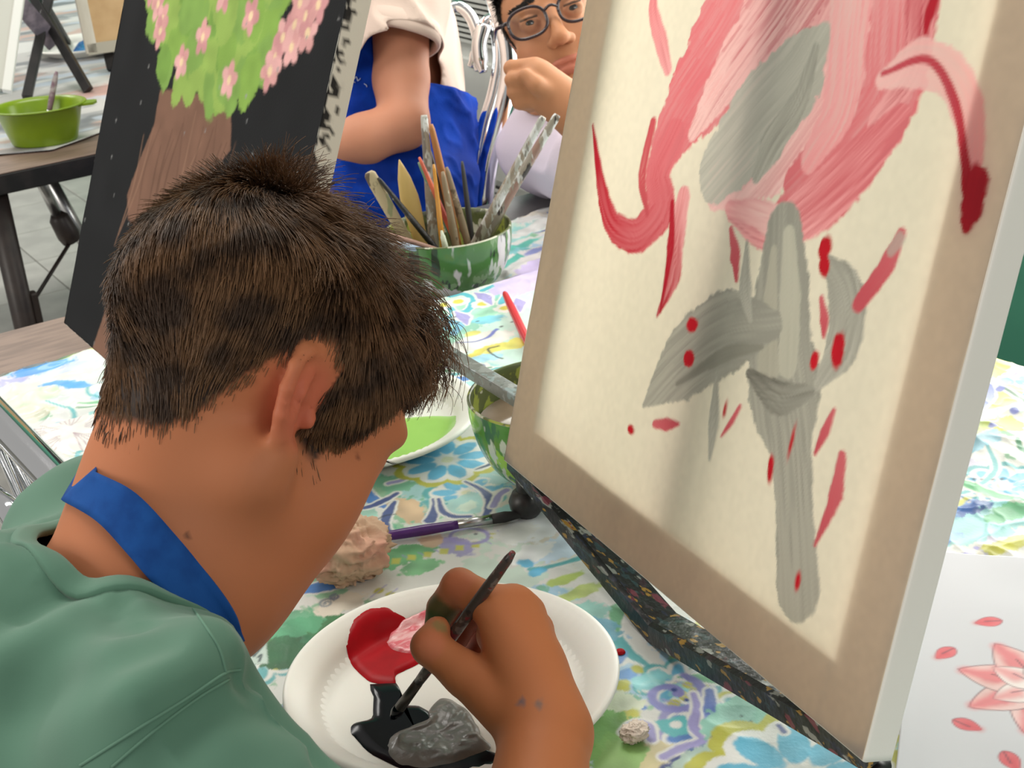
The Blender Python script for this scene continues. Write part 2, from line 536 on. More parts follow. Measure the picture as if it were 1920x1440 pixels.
vc = thing('ventilator_cabinet', (1.49, 2.9, 0), 'grey metal ventilator cabinet with slotted grilles along the wall', 'cabinet')
X0 = 1.462
obj('cabinet_body', *box((1.509, 2.78, 0.44), (0.078, 1.86, 0.88)), m_cab, vc, smooth=False, auto=0.004)
obj('upper_recess', *join(box((1.4695, 2.60, 0.795), (0.004, 0.30, 0.095)), box((1.4695, 3.0, 0.795), (0.004, 0.42, 0.095))), m_slot, vc, smooth=False)
obj('lower_recess', *box((1.4695, 2.94, 0.37), (0.004, 1.02, 0.20)), m_slot, vc, smooth=False)
obj('front_panel', *box((1.4655, 2.78, 0.602), (0.012, 1.84, 0.235)), m_cab, vc, smooth=False, auto=0.003)
for z0, n, y, ln in ((0.752, 9, 2.60, 0.30), (0.752, 9, 3.0, 0.42), (0.277, 19, 2.94, 1.02)):
    s0 = None
    for k in range(n):
        if s0 is None:
            s0 = obj('slat', *box((1.4655, y, z0), (0.008, ln, 0.0052)), m_cab, vc, smooth=False)
        else:
            s = s0.copy(); COL.objects.link(s); s.location.z = k * 0.0103
note = obj('wall_notice', *box((1.5478, 1.345, 0.66), (0.002, 0.15, 0.17)), mat('paper_notice', (205, 208, 200), 0.7), smooth=False)
tag(note, 'plain pale paper notice taped low on the green wall', 'notice')

# ------------------------------------------------------------------ tables
def folding_table(label, x0, x1, y0, y1, top, thick, mtop, mside, legs, legm, name='folding_table', k=.5):
    t = thing(name, ((x0 + x1) / 2, (y0 + y1) / 2, 0), label, 'table')
    obj('tabletop', *box(((x0 + x1) / 2, (y0 + y1) / 2, top - thick * k / 2), (x1 - x0, y1 - y0, thick * k)), mtop, t, smooth=False, auto=0.003)
    obj('apron', *box(((x0 + x1) / 2, (y0 + y1) / 2, top - thick * (1 + k) / 2), (x1 - x0 - (.006 if k > .2 else 0), y1 - y0 - (.006 if k > .2 else 0), thick * (1 - k))), mside, t, smooth=False, auto=0.002)
    for lx, ly in legs:
        obj('leg', *tube([(lx, ly, top - thick), (lx, ly, 0.4), (lx, ly, 0.001)], 0.019, 12), legm, t)
    return t
near_table = folding_table('brown folding work table under the near patterned tablecloth', 0.268, 1.015, -0.25, 1.325, 0.739, 0.036, m_wood, m_leg,
                           [(0.33, -0.15), (0.95, -0.15), (0.33, 1.25), (0.95, 1.25)], m_leg)
far_table = folding_table('brown folding table whose bare end shows beyond the paintbrush bowl', 0.280, 1.092, 1.40, 1.72, 0.709, 0.030, m_wood, m_leg,
                          [(0.36, 1.48), (1.0, 1.48), (0.36, 1.66), (1.0, 1.66)], m_leg)
obj('table_end_sheet', *box((0.91, 1.665, 0.7098), (0.36, 0.104, 0.0016)), m_grey, far_table, smooth=False)
lt = folding_table('black edged folding table at left holding the green mixing bowl', 0.36, 1.30, 2.345, 4.05, 0.738, 0.034, m_wood, m_black,
                   [(0.492, 2.385), (1.22, 2.385), (0.43, 3.95), (1.22, 3.95)], m_leg, k=.06)
# folding brace under that table: strut, socket block, thin rod
a = onplane(78, 345, (0, 2.46, 0), (0, 1, 0)); b = onplane(108, 405, (0, 2.50, 0), (0, 1, 0)); c = onplane(128, 440, (0, 2.50, 0), (0, 1, 0))
obj('strut', *tube([a + (a - b) * 0.4, b], 0.0085, 10), m_steel, lt)
obj('hinge_block', *tube([b - (c - b) * .15, b + (c - b) * .1, c, c + (c - b) * .35], [0.010, 0.017, 0.019, 0.016], 12), m_leg, lt)
d = onplane(68, 556, (0, 2.40, 0), (0, 1, 0)); obj('rod', *tube([c + (c - b) * .3, d], 0.0034, 8), m_leg, lt)
e = onplane(98, 345, (0, 2.9, 0), (0, 1, 0)); f = onplane(172, 480, (0, 2.9, 0), (0, 1, 0))
obj('cross_strut', *tube([e + (e - f) * .3, f + (f - e) * .6], 0.013, 10), m_steel, lt)
obj('latch', *box(np.array([0.514, 2.383, 0.50]), (0.012, 0.02, 0.055)), m_leg, lt, smooth=False, auto=0.003)
# ------------------------------------------------------------------ dyes and paints laid on a fine grid of points
class Paint:
    def __init__(s, x0, x1, y0, y1, res, base, seed=1):
        s.x0, s.y0, s.res = x0, y0, res
        s.nx = int(round((x1 - x0) / res)) + 1; s.ny = int(round((y1 - y0) / res)) + 1
        s.X, s.Y = np.meshgrid(x0 + res * np.arange(s.nx), y0 + res * np.arange(s.ny))
        s.X = s.X.astype(np.float32); s.Y = s.Y.astype(np.float32)
        s.C = np.ones((s.ny, s.nx, 3), np.float32) * lin(base).astype(np.float32)
        s.Hh = np.zeros((s.ny, s.nx), np.float32)
        s.seed = seed
        s.n1 = vnoise(s.X, s.Y, None, 0.006, seed) * .6 + vnoise(s.X, s.Y, None, 0.0025, seed + 1) * .4
        s.n2 = vnoise(s.X, s.Y, None, 0.012, seed + 2)
    def win(s, x0, x1, y0, y1):
        a = max(int((x0 - s.x0) / s.res), 0); b = min(int((x1 - s.x0) / s.res) + 2, s.nx)
        c = max(int((y0 - s.y0) / s.res), 0); d = min(int((y1 - s.y0) / s.res) + 2, s.ny)
        return None if b <= a or d <= c else (slice(c, d), slice(a, b))
    def put(s, w, m, col, a=1.0, h=0.0):
        m = (m * a)[..., None]; s.C[w] = s.C[w] * (1 - m) + np.asarray(col, np.float32) * m
        if h: s.Hh[w] = s.Hh[w] * (1 - m[..., 0]) + m[..., 0] * h
    def blob(s, c, rx, ry=None, rot=0, col=(0, 0, 0), a=1.0, rag=.18, soft=None, var=.12, h=0):
        ry = ry or rx; R = max(rx, ry) * 1.4
        w = s.win(c[0] - R, c[0] + R, c[1] - R, c[1] + R)
        if w is None: return
        x = s.X[w] - c[0]; y = s.Y[w] - c[1]; ca, sa = math.cos(rot), math.sin(rot)
        d = np.sqrt(((x * ca + y * sa) / rx) ** 2 + ((-x * sa + y * ca) / ry) ** 2) - 1 + rag * s.n1[w]
        e = soft if soft else s.res * 0.8 / min(rx, ry)
        m = 1 - sstep(-e, e, d)
        s.put(w, m, lin(col) * (1 + var * s.n2[w][..., None]), a, h)
    def stroke(s, P, wd, col, a=1.0, rag=.25, dry=0.0, col2=None, n=None, soft=None, var=.10, h=0.0, var2=.0):
        P = np.asarray(P, float)
        if n or len(P) > 2: P = spline(P, n or len(P) * 6)
        wd = np.interp(np.linspace(0, 1, len(P)), np.linspace(0, 1, len(np.atleast_1d(wd))), np.atleast_1d(wd))
        R = wd.max() * 1.5
        w = s.win(P[:, 0].min() - R, P[:, 0].max() + R, P[:, 1].min() - R, P[:, 1].max() + R)
        if w is None: return
        x = s.X[w]; y = s.Y[w]
        best = np.full(x.shape, 9e9, np.float32); T = np.zeros_like(best); Wd = np.ones_like(best); Sg = np.zeros_like(best)
        L = np.concatenate([[0], np.cumsum(np.linalg.norm(np.diff(P, axis=0), axis=1))])
        for i in range(len(P) - 1):
            ax, ay = P[i]; dx, dy = P[i + 1] - P[i]; l2 = dx * dx + dy * dy + 1e-14
            t = np.clip(((x - ax) * dx + (y - ay) * dy) / l2, 0, 1)
            ex = x - ax - t * dx; ey = y - ay - t * dy; d = np.sqrt(ex * ex + ey * ey); ww = wd[i] + t * (wd[i + 1] - wd[i])
            q = d - ww
            m = q < best
            best = np.where(m, q, best); T = np.where(m, L[i] + t * (L[i + 1] - L[i]), T); Wd = np.where(m, ww, Wd)
            Sg = np.where(m, (ex * -dy + ey * dx) / math.sqrt(l2), Sg)
        e = soft if soft else s.res * 0.8
        m = 1 - sstep(-e, e, best + rag * Wd * s.n1[w])
        st = vnoise(T, Sg * 14, None, 0.03, s.seed + 5) * .6 + vnoise(T, Sg * 30, None, 0.03, s.seed + 6) * .4
        if dry: m = m * (1 - dry * sstep(0.1, 0.6, st) * sstep(0, L[-1], T))
        c = lin(col)
        if col2 is not None: c = c + (lin(col2) - c) * np.clip(0.5 + (T / (L[-1] + 1e-9) - .5) * 1.2 + var2 * st, 0, 1)[..., None]
        s.put(w, m, c * (1 + var * st[..., None]), a, h)
        if h: s.Hh[w] += m * h * 0.6 * st
    def poly(s, P, col, a=1.0, rag=.0015, var=.1, soft=None):
        P = np.asarray(P, float)
        w = s.win(P[:, 0].min() - .01, P[:, 0].max() + .01, P[:, 1].min() - .01, P[:, 1].max() + .01)
        if w is None: return
        x = s.X[w]; y = s.Y[w]; ins = np.zeros(x.shape, bool); d = np.full(x.shape, 9e9)
        for i in range(len(P)):
            (x1, y1), (x2, y2) = P[i], P[(i + 1) % len(P)]
            if y1 != y2:
                ins ^= ((y1 > y) != (y2 > y)) & (x < (x2 - x1) * (y - y1) / (y2 - y1) + x1)
            l2 = (x2 - x1) ** 2 + (y2 - y1) ** 2 + 1e-14
            t = np.clip(((x - x1) * (x2 - x1) + (y - y1) * (y2 - y1)) / l2, 0, 1)
            d = np.minimum(d, np.hypot(x - x1 - t * (x2 - x1), y - y1 - t * (y2 - y1)))
        sd = np.where(ins, -d, d) + rag * s.n1[w]; e = soft or s.res * .8
        s.put(w, 1 - sstep(-e, e, sd), lin(col) * (1 + var * s.n2[w][..., None]), a)
    def grid_faces(s):
        i = np.arange((s.nx - 1) * (s.ny - 1)); a = (i // (s.nx - 1)) * s.nx + i % (s.nx - 1)
        return np.stack([a, a + 1, a + s.nx + 1, a + s.nx], 1)

WHITE = (228, 228, 224); TEAL = (90, 172, 178); AQUA = (140, 204, 208); BLUE = (64, 122, 196); NAVY = (52, 72, 138)
SKYB = (92, 178, 216); LIME = (192, 190, 66); LAV = (156, 150, 206); GREEN = (110, 178, 132); DGREEN = (60, 130, 92); TAN = (206, 178, 148); GREYG = (186, 196, 190)
rnd = random.Random(4)
def wash(p, seed, cols=((AQUA, .62), ((196, 220, 206), .55), ((206, 200, 226), .66), ((150, 196, 226), .66), (GREEN, .72), ((216, 208, 190), .68)), sc=0.06):
    for i, (c, th) in enumerate(cols):
        n = vnoise(p.X, p.Y, None, sc, seed + 11 * i) * .55 + vnoise(p.X, p.Y, None, sc * .35, seed + 11 * i + 3) * .3 + .15 * p.n1
        m = sstep(th * .55, th * .55 + .07, n)
        p.put((slice(None), slice(None)), m.astype(np.float32), lin(c) * (1 + .12 * p.n2[..., None]), .75)
def scallop(p, c, R, n=8, ring=LIME, petal=SKYB, ph=0.0, sq=1.0, white=True):
    for k in range(n):
        a = ph + 2 * math.pi * k / n; d = np.array([math.cos(a), math.sin(a) * sq])
        p.blob(c + d * R * .80, R * .36, R * .36, 0, ring, .95, .10)
    if white:
        for k in range(n):
            a = ph + 2 * math.pi * k / n; d = np.array([math.cos(a), math.sin(a) * sq]); p.blob(c + d * R * .68, R * .30, R * .30, 0, WHITE, 1, .10)
        p.blob(c, R * .72, R * .72 * sq, 0, WHITE, 1, .1)
    for k in range(n):
        a = ph + 2 * math.pi * k / n; d = np.array([math.cos(a), math.sin(a) * sq])
        p.blob(c + d * R * .56, R * .32, R * .17, math.atan2(d[1], d[0]), petal, .95, .14, var=.2)
    p.blob(c, R * .13, None, 0, (222, 222, 190), 1)
def curl(p, c, R, ph, col, wd, turns=1.5, sgn=1):
    P = [c + R * (1 - .8 * t) * np.array([math.cos(ph + sgn * t * turns * 6.28), math.sin(ph + sgn * t * turns * 6.28)]) for t in np.linspace(0, 1, 16)]
    p.stroke(P, [wd, wd * 1.2, wd * .9, wd * 1.3], col, .95, .35)
def outlined(p, P, wd, col, bw=.0022, a=.95):
    p.stroke(P, np.atleast_1d(wd) + bw, WHITE, 1, .15); p.stroke(P, wd, col, a, .25)
def scatter(p, seed, n, box_):
    r = random.Random(seed)
    for _ in range(n):
        c = np.array([r.uniform(box_[0], box_[1]), r.uniform(box_[2], box_[3])]); k = r.random(); a = r.uniform(0, 6.3)
        d = np.array([math.cos(a), math.sin(a)]); q = np.array([-d[1], d[0]])
        if k < .12: scallop(p, c, r.uniform(.022, .034), r.choice([7, 8, 9]), r.choice([LIME, LIME, LAV, TEAL]), r.choice([SKYB, TEAL, BLUE]), a)
        elif k < .24: curl(p, c, r.uniform(.014, .026), a, r.choice([LAV, NAVY, TEAL, LAV]), r.uniform(.0016, .003), r.uniform(.9, 1.5), r.choice([-1, 1]))
        elif k < .42: outlined(p, [c - d * .03, c + q * r.uniform(-.012, .012), c + d * .03], [.001, r.uniform(.005, .009), .001], r.choice([TEAL, GREEN, AQUA, LAV, BLUE, LIME]))
        elif k < .60: outlined(p, [c - d * .04, c + q * .012, c + d * .035, c + d * .05 - q * .012], [.0015, .0028, .0022], r.choice([NAVY, BLUE, LAV, TEAL, DGREEN]))
        elif k < .76: p.blob(c, r.uniform(.008, .02), r.uniform(.006, .012), a, r.choice([AQUA, GREEN, LAV, LIME, SKYB, (222, 208, 190)]), .85, .3, var=.2)
        elif k < .86:
            for i in range(6):
                e = c + d * (i - 2.5) * .0105; p.blob(e, .0035, .0042, a, r.choice([LIME, LIME, (212, 210, 120)]), .95, .2)
                p.stroke([e + q * .009, e - q * .009], .0006, LAV, .8, .2)
        elif k < .94:
            for i in range(5):
                b = a + i * 1.256; p.blob(c + .008 * np.array([math.cos(b), math.sin(b)]), .006, .0028, b, r.choice([SKYB, BLUE, TEAL]), .95, .2)
        else:
            for i in range(9): p.blob(c + np.array([r.uniform(-.02, .02), r.uniform(-.02, .02)]), r.uniform(.0012, .003), None, 0, r.choice([NAVY, BLUE, LIME]), .9, .2)
def T(u, v): return onz(u, v, 0.742)[:2]
def TP(*pts): return [T(u, v) for u, v in pts]

# ---- near cloth, with the motifs where the photograph shows them
pc = Paint(0.235, 1.030, 0.26, 1.367, 0.00130, (219, 219, 215), 3)
wash(pc, 40)
scatter(pc, 12, 250, (0.24, 1.03, 0.27, 1.36))
def wsh(u, v, rx, ry, col, a=.85, rot=0): pc.blob(T(u, v), rx, ry, rot, col, a, .35, var=.25)
# under the chin, along the paper ball and the purple brush
wsh(575, 1200, .040, .030, (58, 124, 76), .95); wsh(545, 1170, .022, .02, (96, 170, 130), .9); wsh(530, 1225, .02, .02, (44, 100, 62), .9)
wsh(640, 1130, .02, .012, (222, 214, 200), 1); curl(pc, T(612, 1130), .006, 0, (130, 140, 150), .0009); curl(pc, T(628, 1118), .004, 1, (120, 128, 150), .0009)
wsh(700, 1000, .022, .016, (96, 178, 140)); wsh(755, 1042, .026, .014, (104, 178, 118), .95); wsh(790, 1062, .016, .010, (120, 186, 132), .95); wsh(668, 960, .014, .02, (150, 206, 190))
wsh(762, 955, .013, .026, (214, 184, 150), 1); wsh(806, 1012, .010, .010, (220, 190, 160), .95)
wsh(880, 945, .022, .018, (170, 212, 208), .95); wsh(878, 948, .009, .007, (208, 228, 214), 1); wsh(950, 880, .026, .026, (168, 206, 208), .95); wsh(975, 850, .02, .02, (156, 200, 204), .9)
for k in range(5):
    pc.stroke(TP((900 + 6 * k, 842 + 12 * k), (930 + 5 * k, 838 + 13 * k), (965 + 3 * k, 812 + 14 * k)), .0006, (224, 236, 232), .8, .3)
scallop(pc, T(838, 862), .043, 9, LIME, SKYB, .35)
outlined(pc, TP((744, 925), (720, 938), (690, 950), (665, 954)), [.0022, .0034, .003, .0016], NAVY)
outlined(pc, TP((740, 940), (728, 962), (722, 985), (732, 998)), [.0016, .0042, .0034, .002], NAVY)
outlined(pc, TP((812, 935), (816, 950), (808, 975)), [.0012, .0026, .0052], NAVY)
outlined(pc, TP((822, 935), (830, 958), (850, 968), (882, 968)), [.0014, .0026, .0026, .002], NAVY)
outlined(pc, TP((872, 903), (908, 922), (920, 942), (908, 975)), [.0010, .0030, .0044, .0022], NAVY)
outlined(pc, TP((892, 880), (915, 872), (935, 858), (950, 850)), [.0008, .0020, .0020, .001], (44, 62, 100))
pc.stroke(TP((690, 984), (720, 968), (742, 964)), .0007, (40, 44, 60), .9, .3)
outlined(pc, TP((676, 974), (700, 984), (690, 1000)), .003, LAV); outlined(pc, TP((925, 950), (936, 928), (950, 918)), .0028, LAV)
for k in range(8):
    q = TP((742 + 30 * k, 1052 - 6.2 * k - (10 if k > 5 else 0)))[0]; pc.poly([q + np.array(o) for o in ((-.0048, -.0012), (.0002, -.0052), (.0048, .0014), (.0, .0056))], (200, 200, 84), .95, .0008)
    pc.stroke([q + np.array([.008, .004]), q + np.array([.010, -.006])], .0006, LAV, .8, .2)
pc.stroke([T(880 + 36 * math.cos(t), 1005 + 14 * math.sin(t)) for t in np.linspace(0, 6.2, 14)], .0018, LAV, .9, .35); pc.blob(T(892, 1001), .0016, None, 0, (60, 60, 80), .9)
# between plate and easel; palest washes lightened to paint in light coming through
for u, v, rx, ry, c in ((1010, 985, .03, .02, (228, 232, 236)), (1040, 1030, .026, .016, (200, 218, 236)), (1000, 1035, .02, .012, (232, 234, 234)), (965, 1000, .02, .012, (226, 228, 226)), (985, 1055, .005, .007, SKYB), (1008, 1072, .007, .005, SKYB), (1060, 1085, .014, .006, (178, 200, 100)),
                        (1090, 1110, .016, .008, (190, 208, 120)), (1100, 1150, .016, .014, (152, 206, 196)), (1125, 1180, .014, .016, (126, 184, 206)), (1150, 1235, .010, .008, (120, 160, 214)), (1180, 1262, .008, .006, (110, 156, 212)),
                        (1165, 1285, .006, .005, LIME), (1195, 1255, .004, .006, LIME), (1220, 1275, .012, .010, AQUA), (1150, 1330, .02, .016, (214, 220, 196)), (1180, 1340, .008, .006, LIME), (1130, 1380, .03, .022, (120, 176, 96)), (1190, 1420, .024, .020, (206, 196, 150)), (1160, 1410, .02, .018, (138, 186, 110))):
    wsh(u, v, rx, ry, c, .92)
curl(pc, T(1258, 1302), .0225, .5, (136, 134, 198), .0032, 1.15, -1)
outlined(pc, TP((1300, 1300), (1308, 1330), (1300, 1360), (1318, 1385), (1280, 1400), (1245, 1418)), [.0020, .0038, .0034, .003], LAV)
outlined(pc, TP((1330, 1295), (1332, 1330), (1330, 1365)), [.0030, .0044, .0036], (74, 106, 184)); outlined(pc, TP((1328, 1372), (1350, 1386), (1400, 1398)), [.0024, .0030, .0016], NAVY)
for k, (u, v) in enumerate(((1250, 1438), (1272, 1424), (1300, 1408), (1325, 1400), (1352, 1396), (1380, 1402), (1405, 1410))):
    pc.blob(T(u, v), .0048 + .001 * (k % 2), .0036, -.2, (48, 92, 168) if k in (2, 3) else NAVY, .95, .25)
pc.poly(TP((1228, 1352), (1285, 1340), (1292, 1375), (1262, 1382), (1240, 1372)), (96, 186, 190)); pc.blob(T(1267, 1358), .0036, None, 0, WHITE, 1, .2); pc.blob(T(1264, 1293), .0020, None, 0, NAVY, 1); pc.blob(T(1287, 1312), .0019, None, 0, NAVY, 1)
outlined(pc, TP((1168, 1372), (1190, 1356), (1215, 1362), (1222, 1385)), [.002, .004, .003], LAV)
wsh(1400, 1340, .034, .018, (140, 202, 180), .95); wsh(1360, 1352, .02, .012, (152, 206, 190), .95); wsh(1330, 1425, .03, .014, (196, 222, 206), .9)
for u, v in ((1390, 1342), (1408, 1352), (1432, 1352), (1404, 1362)): pc.blob(T(u, v), .0011, None, 0, (40, 60, 60), .9, .3)
scallop(pc, T(1500, 1460), .058, 9, LIME, (80, 176, 208), .25)
outlined(pc, TP((1460, 1360), (1470, 1372)), .0018, NAVY)
# right of the canvas
for u, v, rx, ry, c in ((1850, 690, .03, .02, (200, 196, 80)), (1800, 700, .03, .016, (104, 178, 150)), (1820, 740, .02, .02, (120, 190, 206)), (1870, 745, .03, .02, (206, 198, 70)), (1880, 800, .02, .014, (206, 194, 54)), (1830, 810, .02, .012, (178, 196, 90)),
                        (1830, 835, .03, .01, (150, 200, 220)), (1795, 835, .012, .01, (84, 176, 180)), (1790, 955, .022, .016, (78, 128, 196)), (1830, 955, .018, .010, (44, 84, 156)), (1790, 945, .016, .004, LIME), (1770, 975, .014, .014, (98, 150, 206)),
                        (1850, 985, .036, .02, (146, 204, 206)), (1800, 1000, .03, .016, (160, 214, 214)), (1895, 960, .024, .012, (96, 174, 120)), (1870, 1030, .016, .008, LIME), (1905, 1020, .014, .008, LIME), (1760, 1010, .018, .012, (140, 176, 226))):
    wsh(u, v, rx, ry, c, .92)
outlined(pc, TP((1765, 890), (1820, 910), (1870, 930), (1920, 945)), [.002, .0056, .005, .003], (90, 178, 120))
outlined(pc, TP((1820, 690), (1850, 720), (1856, 745), (1835, 770)), [.002, .003, .004, .002], (120, 130, 196))
outlined(pc, TP((1860, 720), (1900, 742), (1925, 765)), .0018, (70, 110, 84))
for u, v in ((1875, 733), (1872, 770), (1902, 776), (1862, 806), (1780, 822)): pc.blob(T(u, v), .0048, .0036, .4, (98, 104, 176), .95, .3)
pc.stroke([T(1848 + 24 * math.cos(t), 788 + 10 * math.sin(t)) for t in np.linspace(0, 6.2, 12)], .0014, (150, 200, 160), .9)
for u in (1828, 1840, 1862, 1878): pc.blob(T(u, 898), .0022, .0014, 0, (50, 50, 60), .9, .3)
# sheet in front of the brush bowl: white-lined teal loops, lavender lenses, yellow eyes
pc.poly(TP((770, 578), (905, 541), (1010, 512), (1010, 660), (960, 690), (800, 655)), (196, 224, 214), 1, .002)
for u, v, rx, ry, c in ((800, 590, .03, .03, (152, 208, 190)), (850, 610, .05, .03, (150, 206, 186)), (900, 580, .04, .03, (158, 212, 186)), (930, 550, .03, .02, (142, 204, 200)), (820, 640, .03, .02, (160, 214, 192)), (900, 640, .04, .02, (222, 220, 215)), (880, 672, .03, .01, (226, 225, 220))):
    wsh(u, v, rx, ry, c, .95)
for P in (((800, 590), (815, 586), (825, 570), (845, 580), (850, 592), (830, 600), (812, 606)), ((845, 556), (870, 552), (885, 562), (878, 582), (858, 588)), ((905, 545), (935, 535), (950, 548), (940, 570))):
    pc.stroke(TP(*P), .0062, WHITE, 1, .2); pc.stroke(TP(*P), .0042, (96, 184, 200), 1, .2)
for u, v in ((832, 573), (860, 566), (948, 578), (905, 570)):
    pc.blob(T(u, v), .014, .012, 0, WHITE, 1, .2); pc.blob(T(u, v), .0065, .006, 0, (210, 202, 92), 1, .25)
for (a1, b1) in (((793, 607), (806, 588)), ((854, 586), (876, 610)), ((890, 550), (922, 572)), ((968, 560), (975, 585))):
    P = TP(a1, ((a1[0] + b1[0]) / 2 + 3, (a1[1] + b1[1]) / 2 - 3), b1); pc.stroke(P, [.003, .011, .003], WHITE, 1, .15); pc.stroke(P, [.001, .0075, .001], (164, 158, 210), 1, .2)
pc.stroke(TP((838, 617), (846, 604), (862, 612), (850, 626)), .0045, (126, 186, 216), .95, .3); wsh(915, 600, .018, .012, (128, 200, 220), .95)
pc.stroke(TP((856, 642), (890, 640), (915, 632), (932, 618)), [.0008, .0016, .0026], (96, 104, 176), .95)
wsh(886, 625, .009, .006, (216, 210, 120), 1); wsh(920, 655, .03, .010, (218, 206, 90), .95); wsh(965, 645, .02, .012, (226, 220, 110), .95); wsh(910, 672, .018, .010, (160, 210, 232), .95)
pc.stroke(TP((935, 648), (915, 655), (930, 668), (942, 672)), .0012, (50, 50, 50), .95, .35)
pc.blob(T(985, 528), .05, .03, .4, (206, 190, 232), .95, .3)
for u, v in ((848, 601), (858, 606), (852, 596), (895, 604), (940, 612), (960, 604)): pc.blob(T(u, v), .0022, .0015, .3, (60, 64, 72), .95, .4)
# hand-lettered scrap by the boy's collar: S and D in marker
pc.poly(TP((440, 1180), (500, 1180), (502, 1245), (440, 1245)), (196, 214, 206), 1, .001)
mk = (26, 52, 58)
for P in (((474, 1198), (482, 1192), (486, 1196), (483, 1206), (480, 1212), (474, 1198)), ((463, 1216), (470, 1211), (474, 1217), (472, 1224), (476, 1230)), ((497, 1206), (488, 1217), (478, 1228)), ((492, 1184), (494, 1200)), ((455, 1208), (466, 1206)), ((484, 1232), (490, 1228), (486, 1240))):
    pc.stroke(TP(*P), .0009, mk, 1, .1)

# white hibiscus with fine veins at the far left
hc = T(132, 812)
pc.blob(hc + [.02, .01], .05, .03, 0, (150, 206, 206), .9, .3)
for a in (0.1, 1.3, 2.5, 3.7, 5.0):
    d_ = np.array([math.cos(a), math.sin(a)]); pc.blob(hc + d_ * .026, .030, .019, a, (226, 225, 220), 1, .15)
    for b in np.linspace(-.35, .35, 5): pc.stroke([hc + d_ * .006, hc + np.array([math.cos(a + b), math.sin(a + b)]) * .048], .0006, (164, 140, 150), .8, .2)
pc.stroke(TP((60, 776), (80, 785), (98, 790)), .0012, (70, 70, 70), .9, .3)
# crumple: fine ridges everywhere, stronger to the right and far left, a rolled edge at the far left
x, y = pc.X, pc.Y
rid = (1 - np.abs(vnoise(x * 1.0, y * 1.0, None, .05, 60))) ** 3 * .5 + (1 - np.abs(vnoise(x + y * .5, y * .8, None, .028, 61))) ** 4 * .3 + (1 - np.abs(vnoise(x, y - x * .7, None, .016, 62))) ** 4 * .15
amp = .0012 + .0052 * sstep(.66, .80, x) * (1 - sstep(1.05, 1.2, y)) + .004 * sstep(.40, .33, x) * sstep(1.0, 1.12, y) + .0012 * sstep(.55, .7, x) * sstep(1.1, 1.2, y)
pc.Hh = (rid * amp).astype(np.float32)
z = .7415 + pc.Hh - .027 * sstep(1.335, 1.366, y) * sstep(.50, .42, x)
z = z - np.clip(.262 - x, 0, 1) ** 1.0 * 3.0
Vc = np.stack([x - np.clip(.262 - x, 0, 1) * .6 * 0 + np.where(x < .262, (.262 - x) * .72, 0), y, z], -1).reshape(-1, 3)
m_cloth = mat_col('printed_cloth', 0.42, 0.45, coat=0.12, bump=(420, 0.12, 0.001))
near_cloth = obj('tablecloth', Vc, pc.grid_faces(), m_cloth, None, col=pc.C.reshape(-1, 3))
md = near_cloth.modifiers.new('thickness', 'SOLIDIFY'); md.thickness = 0.0022; md.offset = -1
tag(near_cloth, 'near tablecloth of watercolour flowers that the two plates lie on', 'tablecloth')

# ---- far cloth under the brush bowl
pf = Paint(0.262, 1.100, 1.372, 1.640, 0.0022, (216, 217, 215), 21)
wash(pf, 90)
scatter(pf, 33, 60, (0.27, 1.1, 1.37, 1.64))
def T2(u, v): return onz(u, v, 0.714)[:2]
pf.blob(T2(75, 720), .055, .03, .2, (218, 218, 208), 1, .3)
for u, v, rx, ry, c, r in ((75, 690, .035, .014, (74, 152, 222), -.1), (125, 720, .03, .012, (80, 160, 226), -.9), (60, 745, .03, .02, (206, 224, 196), 0), (125, 690, .04, .010, (196, 206, 226), 0), (20, 715, .02, .008, (170, 170, 214), 0), (105, 672, .03, .008, (206, 214, 140), 0)):
    pf.blob(T2(u, v), rx, ry, r, c, .95, .3, var=.2)
for u, v, rx, ry, c in ((960, 440, .06, .02, (150, 206, 204)), (985, 480, .05, .02, (220, 214, 216)), (950, 470, .03, .02, (120, 190, 196)), (1000, 425, .05, .012, (218, 218, 216)), (985, 455, .03, .006, (84, 184, 170)), (960, 505, .04, .014, (206, 204, 204)), (1010, 500, .04, .02, (196, 180, 222)), (1000, 470, .02, .006, (130, 140, 200))):
    pf.blob(T2(u, v), rx, ry, .3, c, .95, .3, var=.2)
pf.stroke([T2(930, 510), T2(950, 492), T2(975, 480)], .006, (60, 170, 158), .95)
x, y = pf.X, pf.Y
end = 1.567 + .06 * (x - .28) / .7 + .004 * vnoise(x, y * 0, None, .05, 3)
far = np.minimum(y, end)
h = (1 - np.abs(vnoise(x, y, None, .045, 70))) ** 3 * .0035 + (1 - np.abs(vnoise(x - y * .6, y, None, .022, 71))) ** 4 * .002
h = h * (1 - sstep(.07, .06, np.hypot(x - .793, y - 1.466)) * 0.85)
Vf = np.stack([x, far, .7115 + h - np.clip(y - end, 0, 1) * .0], -1).reshape(-1, 3)
far_cloth = obj('tablecloth', Vf, pf.grid_faces(), m_cloth, None, col=pf.C.reshape(-1, 3))
tag(far_cloth, 'far strip of patterned tablecloth under the bowl of paintbrushes', 'tablecloth')

